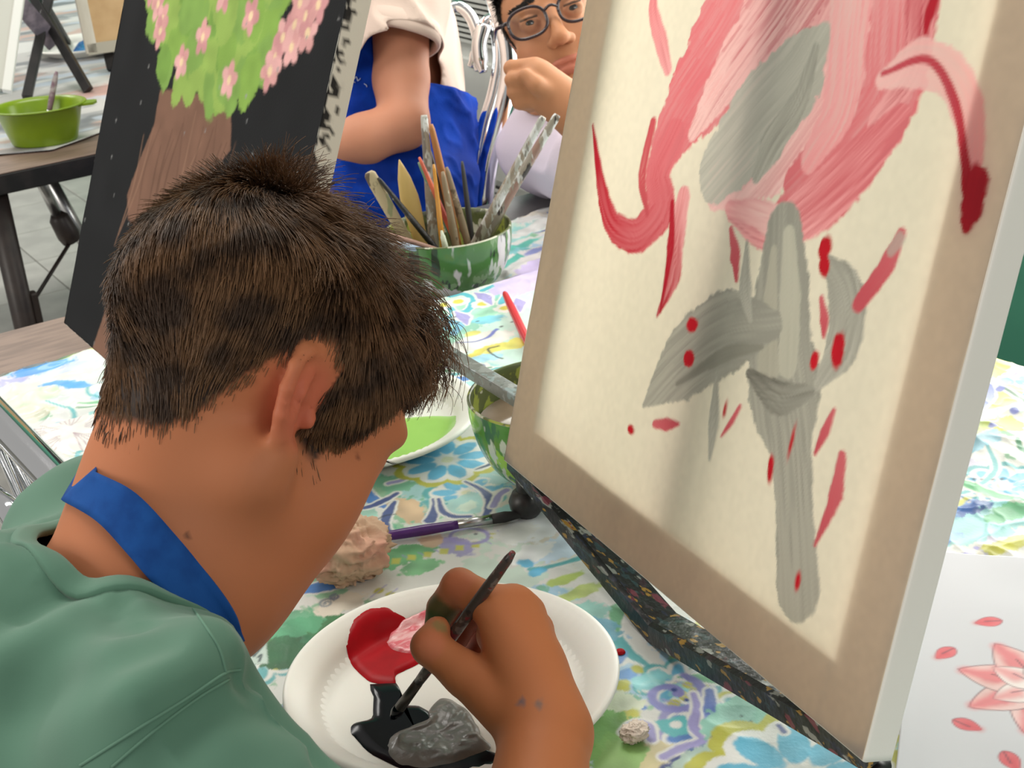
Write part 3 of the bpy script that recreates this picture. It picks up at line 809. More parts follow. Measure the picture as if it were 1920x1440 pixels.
# ---- grey smeared cloth on the left table
pl = Paint(0.37, 1.29, 2.36, 4.0, 0.006, (196, 194, 192), 31)
for i, (c, th) in enumerate((((150, 152, 156), .2), ((222, 220, 218), .3), ((206, 172, 160), .5), ((120, 124, 130), .55), ((196, 206, 220), .5))):
    n = vnoise(pl.X * .4, pl.Y, None, .07, 80 + i) * .6 + vnoise(pl.X * .4, pl.Y, None, .025, 85 + i) * .4
    pl.put((slice(None), slice(None)), sstep(th * .5, th * .5 + .12, n).astype(np.float32), lin(c), .8)
pl.blob((.86, 2.80), .13, .05, .2, (210, 150, 136), .6, .4, soft=.4); pl.blob((.70, 3.05), .08, .03, 0, (206, 160, 140), .5, .4, soft=.4)
hl = vnoise(pl.X, pl.Y, None, .05, 88) * .0012
fr = 2.415 + .55 * np.abs(((pl.X - .60 + .12) % .24) - .12) + .008 * vnoise(pl.X, pl.X * 0, None, .05, 5)
Vl = np.stack([pl.X, np.maximum(pl.Y, fr), .7405 + hl + .001], -1).reshape(-1, 3)
left_cloth = obj('tablecloth', Vl, pl.grid_faces(), mat_col('grey_smeared_cloth', .4, .4), None, col=pl.C.reshape(-1, 3))
tag(left_cloth, 'grey paint smeared table cover under the green mixing bowl', 'tablecloth')
# ------------------------------------------------------------------ canvases on table-top easels
m_canvas = mat_col('painted_canvas', 0.62, 0.3, translucent=0.72, bump=(900, 0.10, 0.0006, 2))
m_canvas_black = mat_col('black_painted_canvas', 0.6, 0.12, bump=(700, 0.15, 0.0006, 2))
m_pine = mat('pine_stretcher', (214, 208, 196), 0.6, c2=(200, 192, 178), nscale=30, stretch=(1, 1, .1))
m_easel = mat_splatter('paint_spattered_black', (14, 14, 16), [(52, 26, 36), (36, 62, 68), (30, 36, 60), (60, 52, 58), (150, 152, 146), (170, 130, 50), (120, 50, 66)], 95, .34, (1, .30, 1), .61)
m_edge = mat_col('folded_canvas_edge', .6, .3, bump=(900, .1, .0006, 2))
CW, CH, CT = 0.4572, 0.6096, 0.019

def stretched_canvas(label, BL, w, u, P, mfront, side_col, smear=None):
    n = np.cross(w, u)
    mid = BL + w * CW / 2
    t = thing('stretched_canvas', mid, label, 'canvas')
    V = (BL + P.X[..., None] * w + P.Y[..., None] * u + (P.Hh[..., None] + vnoise(P.X, P.Y, None, .05, 3)[..., None] * .0005) * n).reshape(-1, 3)
    obj('canvas_face', V, P.grid_faces(), mfront, t, col=P.C.reshape(-1, 3))
    # turned-over edges
    per = [(0, 0), (CW, 0), (CW, CH), (0, CH)]
    pts = []
    for i in range(4):
        a = np.array(per[i]); b = np.array(per[(i + 1) % 4]); m = int(np.linalg.norm(b - a) / .003)
        pts += [a + (b - a) * k / m for k in range(m)]
    pts = np.array(pts); N = len(pts)
    prof = [(0, .0), (.0007, -.0006), (.0010, -.002), (.001, -.005), (.001, -.008), (.001, -.011), (.001, -.014), (.001, -.017), (.001, -CT)]
    cen = np.array([CW / 2, CH / 2]); V = []; cols = []
    for o, h in prof:
        d = np.where(pts <= 1e-6, -1, 0) + np.where(pts >= np.array([CW, CH]) - 1e-6, 1, 0)
        q = pts + d * o
        V.append(BL + q[:, :1] * w + q[:, 1:] * u + h * n)
        c = np.ones((N, 3)) * lin(side_col)
        if smear is not None:
            nn = vnoise(pts[:, 0] + pts[:, 1], pts[:, 1] * 0 + h, None, .006, 9) * .6 + vnoise(pts[:, 0] + pts[:, 1], pts[:, 1] * 0 + h * 2, None, .002, 10) * .4 + .25 * vnoise(pts[:, 0] + pts[:, 1], pts[:, 1] * 0, None, .04, 12)
            m = sstep(.02, .12, nn + .42 - 62 * abs(h)); c = c * (1 - m[:, None]) + lin(smear) * m[:, None]
        cols.append(c)
    F = [(i * N + (k + 1) % N, i * N + k, (i + 1) * N + k, (i + 1) * N + (k + 1) % N) for i in range(len(prof) - 1) for k in range(N)]
    obj('canvas_edge', np.concatenate(V), F, m_edge, t, col=np.concatenate(cols))
    B = .040
    for s0, s1, c, sz in ((0, 0, (B / 2, CH / 2), (B, CH - .002)), (0, 0, (CW - B / 2, CH / 2), (B, CH - .002)), (0, 0, (CW / 2, B / 2), (CW - 2 * B, B)), (0, 0, (CW / 2, CH - B / 2), (CW - 2 * B, B))):
        obj('stretcher_bar', *box(BL + w * c[0] + u * c[1] - n * .0105, (sz[0] - .001, sz[1] - .001, .0150), [w, u, n]), m_pine, t, smooth=False)
    return t

# canvas 1: warm primed cloth with a loose plant of pink plumes over a grey stalk
k_, W_ = .66, CW
a_ = ray(945, 862); c_ = ray(1616, 1425)
wv = k_ * c_ - a_; t_ = W_ / np.linalg.norm(wv)
BL1 = CAM + t_ * a_; w1 = nrm(wv)
e1 = nrm(np.array([0, 0, 1.]) - w1 * w1[2]); e2 = np.cross(e1, w1); e2 *= np.sign(e2[0])
TAU = math.radians(17)
u1 = nrm(math.cos(TAU) * e1 + math.sin(TAU) * e2); n1 = np.cross(w1, u1)
def C1(u, v):
    p = onplane(u, v, BL1, n1) - BL1; return np.array([p @ w1, p @ u1])
def C1s(*q): return [C1(*z) for z in q]
def px1(v): return v * .00038          # about one photograph pixel on this canvas
pa = Paint(0, CW, 0, CH, 0.00135, (230, 223, 211), 51)
pa.C *= (1 + .03 * vnoise(pa.X, pa.Y, None, .004, 4)[..., None])
PK = (234, 164, 172); PK2 = (216, 116, 128); RD = (176, 34, 52); PKL = (240, 196, 200); GR = (182, 180, 176); GR2 = (156, 155, 151); SC = (190, 28, 44)
def st(P, wd, c, **kw):
    kw.setdefault('dry', .0); kw.setdefault('rag', .12); kw.setdefault('h', .0004); kw.setdefault('var', .09)
    pa.stroke(C1s(*P), [px1(q) for q in np.atleast_1d(wd)], c, **kw)
# broad pink plumes fanning down from above
st([(1640, -160), (1560, 40), (1450, 220), (1350, 350)], [120, 150, 120, 40], PK, col2=PKL, var2=.6)
st([(1690, 120), (1600, 250), (1500, 350)], [60, 70, 40], PK, col2=PK2, var2=.6)
st([(1640, -420), (1500, -160), (1380, 60), (1270, 230), (1230, 330)], [60, 120, 120, 60, 34], PK, col2=PK2, var2=.5)
st([(1700, -400), (1590, -200), (1480, -20), (1360, 150), (1300, 250)], [60, 110, 90, 44, 14], (214, 120, 132), col2=PKL, var2=.7, dry=.3)
st([(1720, -380), (1690, -120), (1680, 60), (1660, 190), (1560, 320), (1470, 410)], [60, 90, 78, 66, 56, 34], PK, col2=PK2, var2=.6)
st([(1650, -320), (1610, -100), (1590, 60), (1575, 200), (1520, 300)], [30, 50, 46, 40, 22], PKL, col2=PK, var2=.7, dry=.25)
st([(1745, -160), (1730, 0), (1712, 130), (1640, 230)], [26, 34, 24, 14], (196, 76, 92), col2=PK, var2=.6, dry=.3)
st([(1775, -60), (1745, 20), (1735, 60)], [6, 10, 4], RD)
st([(1230, -40), (1225, 20), (1240, 80), (1252, 130)], [6, 15, 20, 12], PK2, col2=PK, var2=.6)
st([(1262, 260), (1232, 330), (1240, 390), (1195, 440), (1150, 420), (1128, 350), (1112, 235)], [36, 34, 44, 32, 26, 17, 3], PK2, col2=RD, var2=.5)
st([(1225, 230), (1205, 330), (1215, 400)], [10, 14, 6], (196, 84, 96), dry=.3)
st([(1282, 370), (1268, 450), (1262, 520), (1232, 592)], [20, 26, 22, 3], PK, col2=RD, var2=.6)
st([(1262, 380), (1258, 470), (1238, 585)], [6, 11, 3], RD, dry=.2)
st([(1690, 220), (1600, 320), (1520, 390), (1440, 440), (1375, 400)], [20, 44, 46, 26, 15], PK2, col2=PK, var2=.7)
st([(1370, 390), (1420, 400), (1470, 425)], [13, 22, 30], PK, col2=PKL, var2=.6, dry=.2)
st([(1655, 150), (1720, 120), (1780, 140), (1815, 210), (1822, 300), (1818, 345)], [14, 34, 30, 28, 20, 12], PKL, col2=PK, var2=.4, a=.85)
st([(1655, 138), (1740, 112), (1790, 190), (1808, 290), (1815, 350)], [4, 6, 8, 7, 12], (196, 84, 100), col2=RD, var2=.4)
st([(1830, 345), (1822, 385), (1812, 428)], [24, 22, 8], RD, rag=.25)
# grey: a broad soft sweep between the plumes, then the stalk and its leaves
st([(1545, 60), (1490, 150), (1420, 230), (1345, 320)], [16, 70, 84, 54], GR, col2=(190, 189, 185), var2=.7, dry=.12)
st([(1530, 90), (1500, 190), (1450, 270), (1420, 330)], [8, 22, 30, 12], GR2, col2=GR, var2=.8, dry=.2)
st([(1470, 430), (1466, 540), (1462, 640), (1470, 730), (1482, 820), (1490, 940), (1496, 1100)], [42, 66, 76, 90, 52, 44, 52], GR2, col2=(170, 168, 163), var2=.9, rag=.08)
st([(1480, 440), (1482, 560), (1478, 680)], [14, 26, 24], (188, 186, 178), dry=.2)
st([(1452, 470), (1444, 590), (1440, 700)], [8, 20, 28], (178, 175, 167), dry=.25)
st([(1450, 610), (1360, 625), (1280, 680), (1208, 760)], [24, 70, 66, 5], GR2, col2=(172, 170, 165), var2=.8, rag=.1)
st([(1430, 650), (1360, 665), (1270, 720)], [4, 14, 4], (140, 139, 134), dry=.2)
st([(1545, 480), (1585, 550), (1582, 640), (1535, 720)], [6, 38, 38, 10], GR2, col2=GR, var2=.6)
st([(1402, 455), (1398, 540), (1408, 600)], [4, 17, 5], GR2, col2=GR, var2=.6)
st([(1405, 700), (1460, 745), (1520, 735)], [8, 30, 10], (112, 110, 106), col2=GR2, dry=.4, var2=.6)
st([(1345, 700), (1338, 790), (1330, 860)], [4, 16, 4], GR2, col2=GR, var2=.5)
# red buds and pink dabs
for (x0, y0, rx, ry, r) in ((1299, 610, 17, 13, .4), (1293, 673, 16, 15, .2), (1546, 466, 14, 18, -.3), (1545, 498, 12, 17, .3), (1573, 655, 13, 26, .1), (1528, 676, 9, 14, 0), (1446, 880, 8, 22, .2), (1184, 806, 12, 8, 0), (1360, 766, 5, 13, 0), (1486, 830, 4, 24, 0), (1497, 1090, 6, 14, .1)):
    pa.blob(C1(x0, y0), px1(rx), px1(ry), r, SC, 1, .22, h=.0005)
for P, wd in ((((1372, 430), (1380, 480), (1382, 525)), [6, 14, 5]), (((1540, 560), (1546, 600), (1545, 630)), [5, 10, 4]), (((1565, 770), (1548, 810), (1530, 850)), [4, 11, 4]), (((1580, 856), (1568, 930), (1530, 1022)), [9, 15, 3]),
              (((1388, 762), (1372, 790), (1352, 818)), [4, 6, 2]), (((1228, 795), (1250, 796), (1272, 795)), [7, 11, 4]), (((1690, 440), (1660, 500), (1610, 570)), [9, 16, 12])):
    st(P, wd, (206, 106, 118), col2=(196, 86, 100), var2=.5, rag=.2)
st([(1688, 448), (1672, 470)], [10, 9], (176, 170, 168), a=.7)
canvas1 = stretched_canvas('cream canvas of pink plumes on a grey stalk propped before the boy', BL1, w1, u1, pa, m_canvas, (238, 236, 230))

# the easel under it: a V of two paint-crusted boards rising to the canvas corners, mast and rear leg behind
def easel():
    apex = onz(1216, 1196, 0.745)
    t = thing('tabletop_easel', (apex[0], apex[1], .742), 'paint crusted black easel holding the cream canvas', 'easel')
    B0 = BL1 - u1 * .004; B1 = BL1 + w1 * CW - u1 * .004
    for end, s in ((B0, 1), (B1, -1)):
        A = apex + np.array([0, 0, .0]); E_ = end - n1 * .004
        P = np.array([A + (E_ - A) * x for x in np.linspace(0, 1, 9)]); V = []
        for i, p in enumerate(P):
            f = i / 8
            dep = .025 - .005 * f
            back = np.array([.97, .0, .0]) * dep + np.array([0, 0, .006])
            V += [p + [-.001, 0, -.003], p + [0, 0, .010], p + np.array([.004, 0, .0115]), p + np.array([.006, 0, .008]), p + back + [0, 0, .004], p + back + [0, 0, -.006]]
        m = 6
        F = [(i * m + k, i * m + (k + 1) % m, (i + 1) * m + (k + 1) % m, (i + 1) * m + k) for i in range(8) for k in range(m)]
        F = [f if s > 0 else f[::-1] for f in F] + [tuple(range(m)), tuple(range(8 * m, 9 * m))]
        obj('ledge_arm', V, F, m_easel, t, smooth=False)
        ft = E_ + np.array([.012, -.004 * s, -.006]); g = np.array([ft[0], ft[1], .7445])
        lg = obj('foot_post', *tube([ft, g], .0075, 10), m_black, t)
        obj('rubber_foot', *lathe([(.0, -.003), (.009, -.002), (.0135, .004), (.0145, .011), (.011, .018), (.004, .021), (0, .0215)], 14, g), m_black, lg)
    mid = BL1 + w1 * CW / 2 - n1 * .030
    bx = lambda nm, c, sz, ax=None, m=m_black: obj(nm, *box(c, sz, ax), m, t, smooth=False, auto=.0015)
    bx('mast', (mid + u1 * .275), (.030, .53, .012), [w1, u1, n1])
    g = np.array([.905, .795, .744]); top = mid + u1 * .42 - n1 * .012
    d = nrm(g - top); sd = nrm(np.cross(d, (0, 0, 1)))
    L = np.linalg.norm(g - top)
    bx('rear_leg', (g + top) / 2, (.024, L, .012), [sd, d, np.cross(sd, d)])
    q = g - d * .012
    obj('leg_cap', *tube([q - d * .05 + [0, 0, .006], q - d * .03 + [0, 0, .006], q - d * .012 + [0, 0, .006], q + [0, 0, .006]], [.013, .0155, .0165, .014], 9), mat_splatter('worn_leg_cap', (58, 48, 40), [(30, 26, 24), (110, 96, 80)], 90, .7), t, smooth=True)
    b0 = onz(806, 645, .832); b1 = onz(972, 746, .832); b1 = b1 + (b1 - b0) * 1.2
    dd = nrm(b1 - b0)
    obj('crossbar', *box((b0 + b1) / 2, (np.linalg.norm(b1 - b0), .013, .011), [dd, np.cross((0, 0, 1), dd), (0, 0, 1)]), mat_splatter('worn_crossbar', (120, 120, 116), [(150, 150, 148), (88, 88, 84), (136, 148, 150)], 60, .3, None, .56), t, smooth=False, auto=.001)
    bx('crossbar_link', np.array([(mid + u1 * .03)[0] + .012, (mid + u1 * .03)[1], .826]), (.03, .022, .010))
    return t
easel1 = easel()

# canvas 2: black, with a loose green and brown tree
BL2 = onz(120, 605, .803)
w2 = nrm(np.array([.0, -1, .012]))
nL = np.cross(ray(120, 605), ray(235, 0)); hx = nrm(np.cross(w2, (0, 0, 1))); hx = -hx if hx[0] < 0 else hx
tl = math.atan2(-nL[2], hx @ nL) % math.pi
u2 = nrm(math.cos(tl) * np.array([0, 0, 1]) + math.sin(tl) * hx); u2 = nrm(u2 - w2 * (u2 @ w2)); u2 = u2 * np.sign(u2[2]); n2 = np.cross(w2, u2)
BL2 = BL2 + w2 * 0.0
def C2(u, v):
    p = onplane(u, v, BL2, n2) - BL2; return np.array([p @ w2, p @ u2])
def C2s(*q): return [C2(*z) for z in q]
pb = Paint(0, CW, 0, CH, 0.002, (25, 26, 28), 71)
pb.C *= (1 + .15 * vnoise(pb.X, pb.Y, None, .03, 4)[..., None])
pxb = lambda v: v * .00055
BR_ = (124, 92, 76)
pb.poly(C2s((330, 165), (300, 170), (290, 230), (262, 300), (238, 365), (240, 410), (250, 420), (225, 500), (150, 720), (400, 720), (414, 400), (418, 300), (432, 280), (434, 195)), BR_, 1, .0012)
rb = random.Random(21)
for k in range(16):      # bark
    u0 = 250 + 11 * k; pb.stroke(C2s((u0 + 24 + rb.uniform(-6, 6), 215 + rb.uniform(-10, 60)), (u0 + rb.uniform(-8, 8), 340), (u0 - 34 + rb.uniform(-8, 8), 470 + rb.uniform(-30, 60))), [.0006, .0016, .0006], rb.choice([(96, 70, 56), (146, 112, 92), (104, 76, 62)]), .75, .3, dry=.3)
# bushy crown: many round dabs of green, pink blossom dabs scattered through it
dabs = []
for k in range(150):
    a_ = rb.uniform(0, 6.283); q_ = math.sqrt(rb.random()); dabs.append((402 + 128 * q_ * math.cos(a_), 22 + 158 * q_ * math.sin(a_)))
for u, v in dabs: pb.blob(C2(u, v), rb.uniform(.014, .026), rb.uniform(.011, .020), rb.uniform(0, 3), rb.choice([(132, 168, 78), (120, 158, 74), (146, 176, 88), (128, 164, 82)]), 1, .16)
for u, v in ((296, 8), (304, 36), (300, 58), (286, -18), (516, 108), (530, 70), (546, 88), (552, 46), (572, 30), (576, 62), (596, 8), (506, 134), (562, 4), (470, 30), (380, 70), (430, 150), (340, 116), (420, -10)):
    for _ in range(5):
        a_ = _ * 1.257 + u; pb.blob(C2(u, v) + .0085 * np.array([math.cos(a_), math.sin(a_)]), .0078, .0058, a_, rb.choice([(216, 160, 158), (224, 172, 170), (206, 148, 150)]), 1, .15)
    pb.blob(C2(u, v), .0038, None, 0, (236, 208, 170), 1, .2)
r_ = random.Random(9)
for _ in range(60): pb.blob(np.array([r_.uniform(0, CW), r_.uniform(0, CH)]), r_.uniform(.0008, .0016), None, 0, (150, 150, 150), .9, .3)
canvas2 = stretched_canvas('black canvas with a blossoming green and brown tree behind the boy', BL2, w2, u2, pb, m_canvas_black, (214, 212, 200), (28, 28, 28))
easel2 = copy_tree(easel1)
m1 = BL1 + w1 * CW / 2; m2 = BL2 + w2 * CW / 2
dy = math.atan2(w2[1], w2[0]) - math.atan2(w1[1], w1[0])
off = np.array([easel1.location[0] - m1[0], easel1.location[1] - m1[1]])
easel2.rotation_euler = (0, 0, dy)
easel2.location = (m2[0] + math.cos(dy) * off[0] - math.sin(dy) * off[1], m2[1] + math.sin(dy) * off[0] + math.cos(dy) * off[1], .742 + (m2[2] - m1[2]))
tag(easel2, 'black easel holding the black canvas at the far left table corner')

# easels, canvas and smears on the left table
def tube_easel(legs, label, loc):
    t = thing('display_easel', loc, label, 'easel')
    for P, wd in legs:
        d = nrm(P[1] - P[0]); sd = nrm(np.cross(d, FW * [1, 1, 0])); 
        obj('leg', *box((P[0] + P[1]) / 2, (np.linalg.norm(P[1] - P[0]), wd, .012), [d, sd, np.cross(d, sd)]), m_black, t, smooth=False, auto=.0015)
    return t
def at_y(u, v, y): return onplane(u, v, (0, y, 0), (0, 1, 0))
def leg_px(u0, v0, u1_, v1_, y0, y1):
    a = at_y(u0, v0, y0); b = at_y(u1_, v1_, y1); return (a + (a - b) * .6, b)
E1 = onz(50, 183, .745); E2 = onz(166, 170, .745); E3 = onz(126, 82, .747)
top1 = at_y(84, 30, 2.95)
t = tube_easel([((E1 + (top1 - E1) * 2.2, E1), .018), ((E2 + (top1 - E2) * 2.2, E2), .018), ((E3 + (top1 + [0, .12, .1] - E3) * 1.6, E3), .018)], 'black three legged easel standing over the green mixing bowl', (E1 + E2) / 2 * [1, 1, 0] + [0, 0, .742])
ca = at_y(38, 8, 2.90); cb = at_y(74, 50, 2.92)
dd = nrm(cb - ca); obj('tray', *box((ca + cb) / 2, (.16, .032, .010), [dd, nrm(np.cross(dd, (0, 1, 0))), nrm(np.cross(dd, np.cross(dd, (0, 1, 0))))]), mat('lilac_smeared_tray', (128, 118, 130), .5, c2=(90, 84, 96), nscale=40), t, smooth=False)
F1 = onz(212, 130, .747); F0 = at_y(180, 0, 3.05)
F2 = onz(300, 110, .747)
t = tube_easel([((F1 + (F0 - F1) * 2.0, F1), .022), ((F2 + (F0 - F1) * 2.0 + [-.06, 0, 0], F2), .022)], 'black easel leaning against the raw hardboard sheet at upper left', (F1 + F2) / 2 * [1, 1, 0] + [0, 0, .742])
pan = onz(190, 78, .80)
t = thing('hardboard_sheet', (pan[0], pan[1], .742), 'unpainted tan hardboard sheet standing on the left table', 'panel')
pw = nrm(np.array([.98, -.2, 0])); pu = nrm(np.array([-.20, .25, .94])); pu = nrm(pu - pw * (pw @ pu)); pn = np.cross(pw, pu)
obj('board', *box(pan + pw * .14 + pu * .16, (.34, .36, .006), [pw, pu, pn]), mat('tan_hardboard', (204, 170, 126), .6, c2=(190, 154, 110), nscale=16), t, smooth=False)
obj('frame_strip', *box(pan + pw * -.022 + pu * .16, (.022, .36, .020), [pw, pu, pn]), m_pine, t, smooth=False, auto=.001)
obj('frame_strip', *box(pan + pw * .14 + pu * -.012, (.34, .022, .020), [pw, pu, pn]), mat('grey_strip', (176, 170, 156), .6), t, smooth=False, auto=.001)
s0 = at_y(14, 158, 2.70); s1 = at_y(40, -30, 2.76)
su = nrm(s1 - s0)
t = thing('blank_canvas', (s0[0] - .16, s0[1] + .02, .742), 'blank canvas edge at the far left of the frame', 'canvas')
sw = nrm(np.array([1, -.25, 0])); sw = nrm(sw - su * (su @ sw)); sn = np.cross(sw, su)
obj('canvas_face', *box(s0 - sw * .165 + su * .20, (.33, .42, .003), [sw, su, sn]), mat('blank_canvas_cloth', (196, 196, 188), .7), t, smooth=False)
obj('canvas_edge', *box(s0 + su * .20 + sn * -.006, (.016, .424, .022), [sw, su, sn]), mat('canvas_edge_white', (226, 226, 222), .7), t, smooth=False, auto=.002)
# ------------------------------------------------------------------ people
m_skin = mat_col('skin', 0.58, 0.28, sss=0.10, bump=(420, 0.06, 0.0008))
m_white_eye = mat('eye_white', (226, 222, 216), 0.15, spec=.6)
m_iris = mat('iris_dark', (30, 19, 14), 0.1, spec=.6)
m_hair = mat('brown_hair', (112, 81, 54), 0.45, spec=0.3, c2=(64, 45, 31), nscale=45)
m_hair2 = mat('black_hair', (24, 20, 20), 0.4, spec=0.4)
def KP(*q): return K(*q)
def paintv(C, V, p, r, col, a=1.0, soft=.5):
    d = np.linalg.norm(V - np.asarray(p), axis=1)
    m = (1 - sstep(r * (1 - soft), r, d))[:, None] * a
    C[:] = C * (1 - m) + lin(col) * m
def skin_cols(V, base, seed=0):
    n = vnoise(V[:, 0], V[:, 1], V[:, 2], .03, seed)[:, None]
    return lin(base) * (1 + .06 * n * np.array([1, .8, .7]))
def face_cols(C, V, H, flush=(186, 96, 78)):
    L = H.inv(V)
    s = H.s
    for q in (-1, 1):
        ear = H(-.012, q * .078, -.006)
        paintv(C, V, ear, .034 * s, flush, .55, .6)
        paintv(C, V, H(.070, q * .045, -.040), .03 * s, flush, .25, .9)
    lip = (np.abs(L[:, 1]) < .024) & (L[:, 2] < -.060) & (L[:, 2] > -.084) & (L[:, 0] > .086)
    C[lip] = C[lip] * .5 + lin((176, 92, 88)) * .5
    paintv(C, V, H(.112, 0, -.038), .014 * s, flush, .3, .9)
def add_eyes(H, parent):
    for q in (-1, 1):
        c = H(.0803, q * .031, -.0005)
        ey = obj('eye', *lathe([(.0118 * math.sin(a), -.0118 * math.cos(a)) for a in np.linspace(0, math.pi, 12)], 16, c, [v * H.s for v in H.ax]), m_white_eye, parent)
        fwd = np.array([H.U, H.R, H.F]) * H.s
        obj('iris', *lathe([(.0, .01195), (.0042, .01125), (.0070, .0098)][::-1], 16, c, fwd), m_iris, ey)
def curves(name, P, rad, m, parent):
    """P: strands x points x 3"""
    hc = bpy.data.hair_curves.new(name)
    n, k, _ = P.shape
    hc.add_curves([k] * n)
    hc.attributes['position'].data.foreach_set('vector', P.astype(np.float32).ravel())
    ra = hc.attributes.get('radius') or hc.attributes.new('radius', 'FLOAT', 'POINT')
    ra.data.foreach_set('value', np.tile(rad, n).astype(np.float32))
    hc.materials.append(m)
    o = bpy.data.objects.new(name, hc); COL.objects.link(o); adopt(o, parent); o['kind'] = 'stuff'
    return o
def strands(H, V, F, umin, n, lens, seed, stick, fringe=None, pts=8, rad=.00032, wild=.35, grav=.25, whorl=(-.055, .012, .095)):
    rs = np.random.RandomState(seed)
    N = normals(V, F); c = V[F].mean(1); L = H.inv(c)
    th = np.degrees(np.arctan2(np.abs(L[:, 1]), L[:, 0]))
    um = np.interp(th, *umin)
    ok = (L[:, 2] > um) & ~((np.abs(L[:, 1]) > .0715) & (L[:, 0] > -.045) & (L[:, 0] < -.001) & (L[:, 2] < .026)) & (np.abs(L[:, 1]) < .0775) & (np.linalg.norm(L - [-.01, 0, .02], axis=1) < .125)
    idx = np.flatnonzero(ok)
    f = rs.choice(idx, n); a = rs.rand(n, 4); a /= a.sum(1)[:, None]
    root = (V[F[f]] * a[..., None]).sum(1); nv = N[F[f]].mean(1); nv /= np.linalg.norm(nv, axis=1)[:, None] + 1e-9
    l = H.inv(root); th = np.degrees(np.arctan2(np.abs(l[:, 1]), l[:, 0]))
    crown = H(*whorl)
    tg = root - crown; dc = np.linalg.norm(tg, axis=1); tg -= nv * (tg * nv).sum(1)[:, None]; tg /= np.linalg.norm(tg, axis=1)[:, None] + 1e-9
    loose = np.stack([vnoise(root[:, 0], root[:, 1], root[:, 2], .035, seed + 20 + j) for j in range(3)], 1) * 1.3 + H.F * .5 + H.U * .25
    wc = 1 - sstep(.015, .065, dc); tg = tg * (1 - wc * .85)[:, None] + loose * (wc * .85)[:, None] + .45 * loose * sstep(.02, .085, l[:, 2])[:, None]; tg -= nv * (tg * nv).sum(1)[:, None]; tg /= np.linalg.norm(tg, axis=1)[:, None] + 1e-9
    # swirl about the crown
    sw = np.cross(nv, tg); tg = tg + .35 * sw
    edge = sstep(0, .05, l[:, 2] - np.interp(th, *umin))            # 0 at the hairline, 1 well inside
    top = sstep(.02, .085, l[:, 2]) * sstep(-.085, -.02, l[:, 0])
    tuft = 1 - sstep(.02, .055, dc)
    ln = (1 + .35 * tuft) * np.interp(top, [0, 1], lens) * (.45 + .55 * edge) * rs.uniform(.6, 1.12, n)
    st = np.interp(top, [0, 1], stick)
    cl = np.stack([vnoise(root[:, 0], root[:, 1], root[:, 2], .011, seed + j) + .6 * vnoise(root[:, 0], root[:, 1], root[:, 2], .028, seed + 9 + j) for j in range(3)], 1)
    d = nv * st[:, None] + tg * (1.05 - st)[:, None] + cl * wild * (.22 + .78 * top)[:, None] + rs.randn(n, 3) * .16
    fr = np.zeros(n)
    if fringe is not None:
        fr = sstep(fringe[0], fringe[0] + .03, l[:, 0]) * sstep(.03, .06, l[:, 2]); ln = ln * (1 + fringe[1] * fr * rs.uniform(.5, 1.2, n))
    d /= np.linalg.norm(d, axis=1)[:, None]
    P = np.zeros((n, pts, 3)); P[:, 0] = root - nv * .001; p = P[:, 0].copy()
    ph = rs.uniform(0, 6.28, n) * .3 + cl[:, 0] * 4
    for k in range(1, pts):
        t = k / (pts - 1)
        d = d + tg * (.16 + .10 * (1 - top))[:, None] + np.array([0, 0, -1.]) * (grav * (.3 + .7 * fr + .5 * (1 - top)) / pts * 2)[:, None] + rs.randn(n, 3) * .035
        if fringe is not None:
            b = np.cross(d, nv); d = d + (fr * .55 * np.sin(ph + t * 5.5))[:, None] * b + (fr * .45 * np.cos(ph + t * 5.5))[:, None] * nv
        d /= np.linalg.norm(d, axis=1)[:, None]
        p = p + d * (ln / (pts - 1))[:, None]
        P[:, k] = p
    # keep the strands outside the skull
    q = (H.inv(P.reshape(-1, 3)) - [-.010, 0, .028]); r0 = np.array([.094, .0765, .0825])
    return P, rad * np.linspace(1, .35, pts)

# ---------------------------------------------- the boy
ph, pt = math.radians(14), math.radians(50)
fh = np.array([math.cos(ph), math.sin(ph), 0]); zz = np.array([0, 0, 1.])
HB = Frame((0, 0, 0), fh * math.cos(pt) - zz * math.sin(pt), fh * math.sin(pt) + zz * math.cos(pt), 1.02)
HB.O = K(593, 765, .795) - HB(-.010, .080, -.006)
NB = K(222, 1085, .81)                       # root of the neck
SR = K(310, 1410, .70); SL = NB + (NB - SR) * [1, 1, 0] + [0, 0, -.045]
EL = K(940, 2120, .65); WR = K(1022, 1376, .835)
B = Body((-.14, .30, .52), (.47, 1.02, 1.16), .0027)
head(B, HB, .40, ear_k=1.0, lean=.30, vault=.070, skull=(-.006, .086, .070), ear_r=.068, sides=(1,))
head(B, HB, .05, ear_k=.90, lean=.30, vault=.070, skull=(-.006, .086, .070), ear_r=.062, sides=(-1,))
for q in (-1, 1):
    B.ell(HB(.064, q * .042, -.016), [.022, .018, .030], HB.ax, .015)
    B.ell(HB(.050, q * .036, -.066), [.036, .030, .046], HB.ax, .02)
B.ell(HB(.040, 0, -.104), [.050, .050, .030], HB.ax, .02)
B.cone(HB(-.014, 0, -.045), NB + [.012, -.004, 0], .046, .051, .03)
B.cone(HB(.012, 0, -.075), NB + [.035, 0, -.02], .040, .050, .03)
B.cone(NB + [-.02, 0, -.055], SR + [0, 0, .0], .048, .042, .03); B.cone(NB + [-.02, 0, -.055], SL, .048, .042, .03)
B.ell(NB + [-.075, .0, -.13], [.092, .150, .150], None, .03); B.ell(NB + [-.12, 0, -.30], [.10, .135, .17], None, .03)
B.cone(SR, EL, .043, .034, .02); B.cone(EL, EL + (WR - EL) * .35, .035, .036, .015); B.cone(EL + (WR - EL) * .35, WR, .036, .0245, .015)
LE = SL + [-.01, .05, -.20]; B.cone(SL, LE, .043, .034, .02); B.cone(LE, LE + [.03, -.13, -.10], .034, .025, .015)
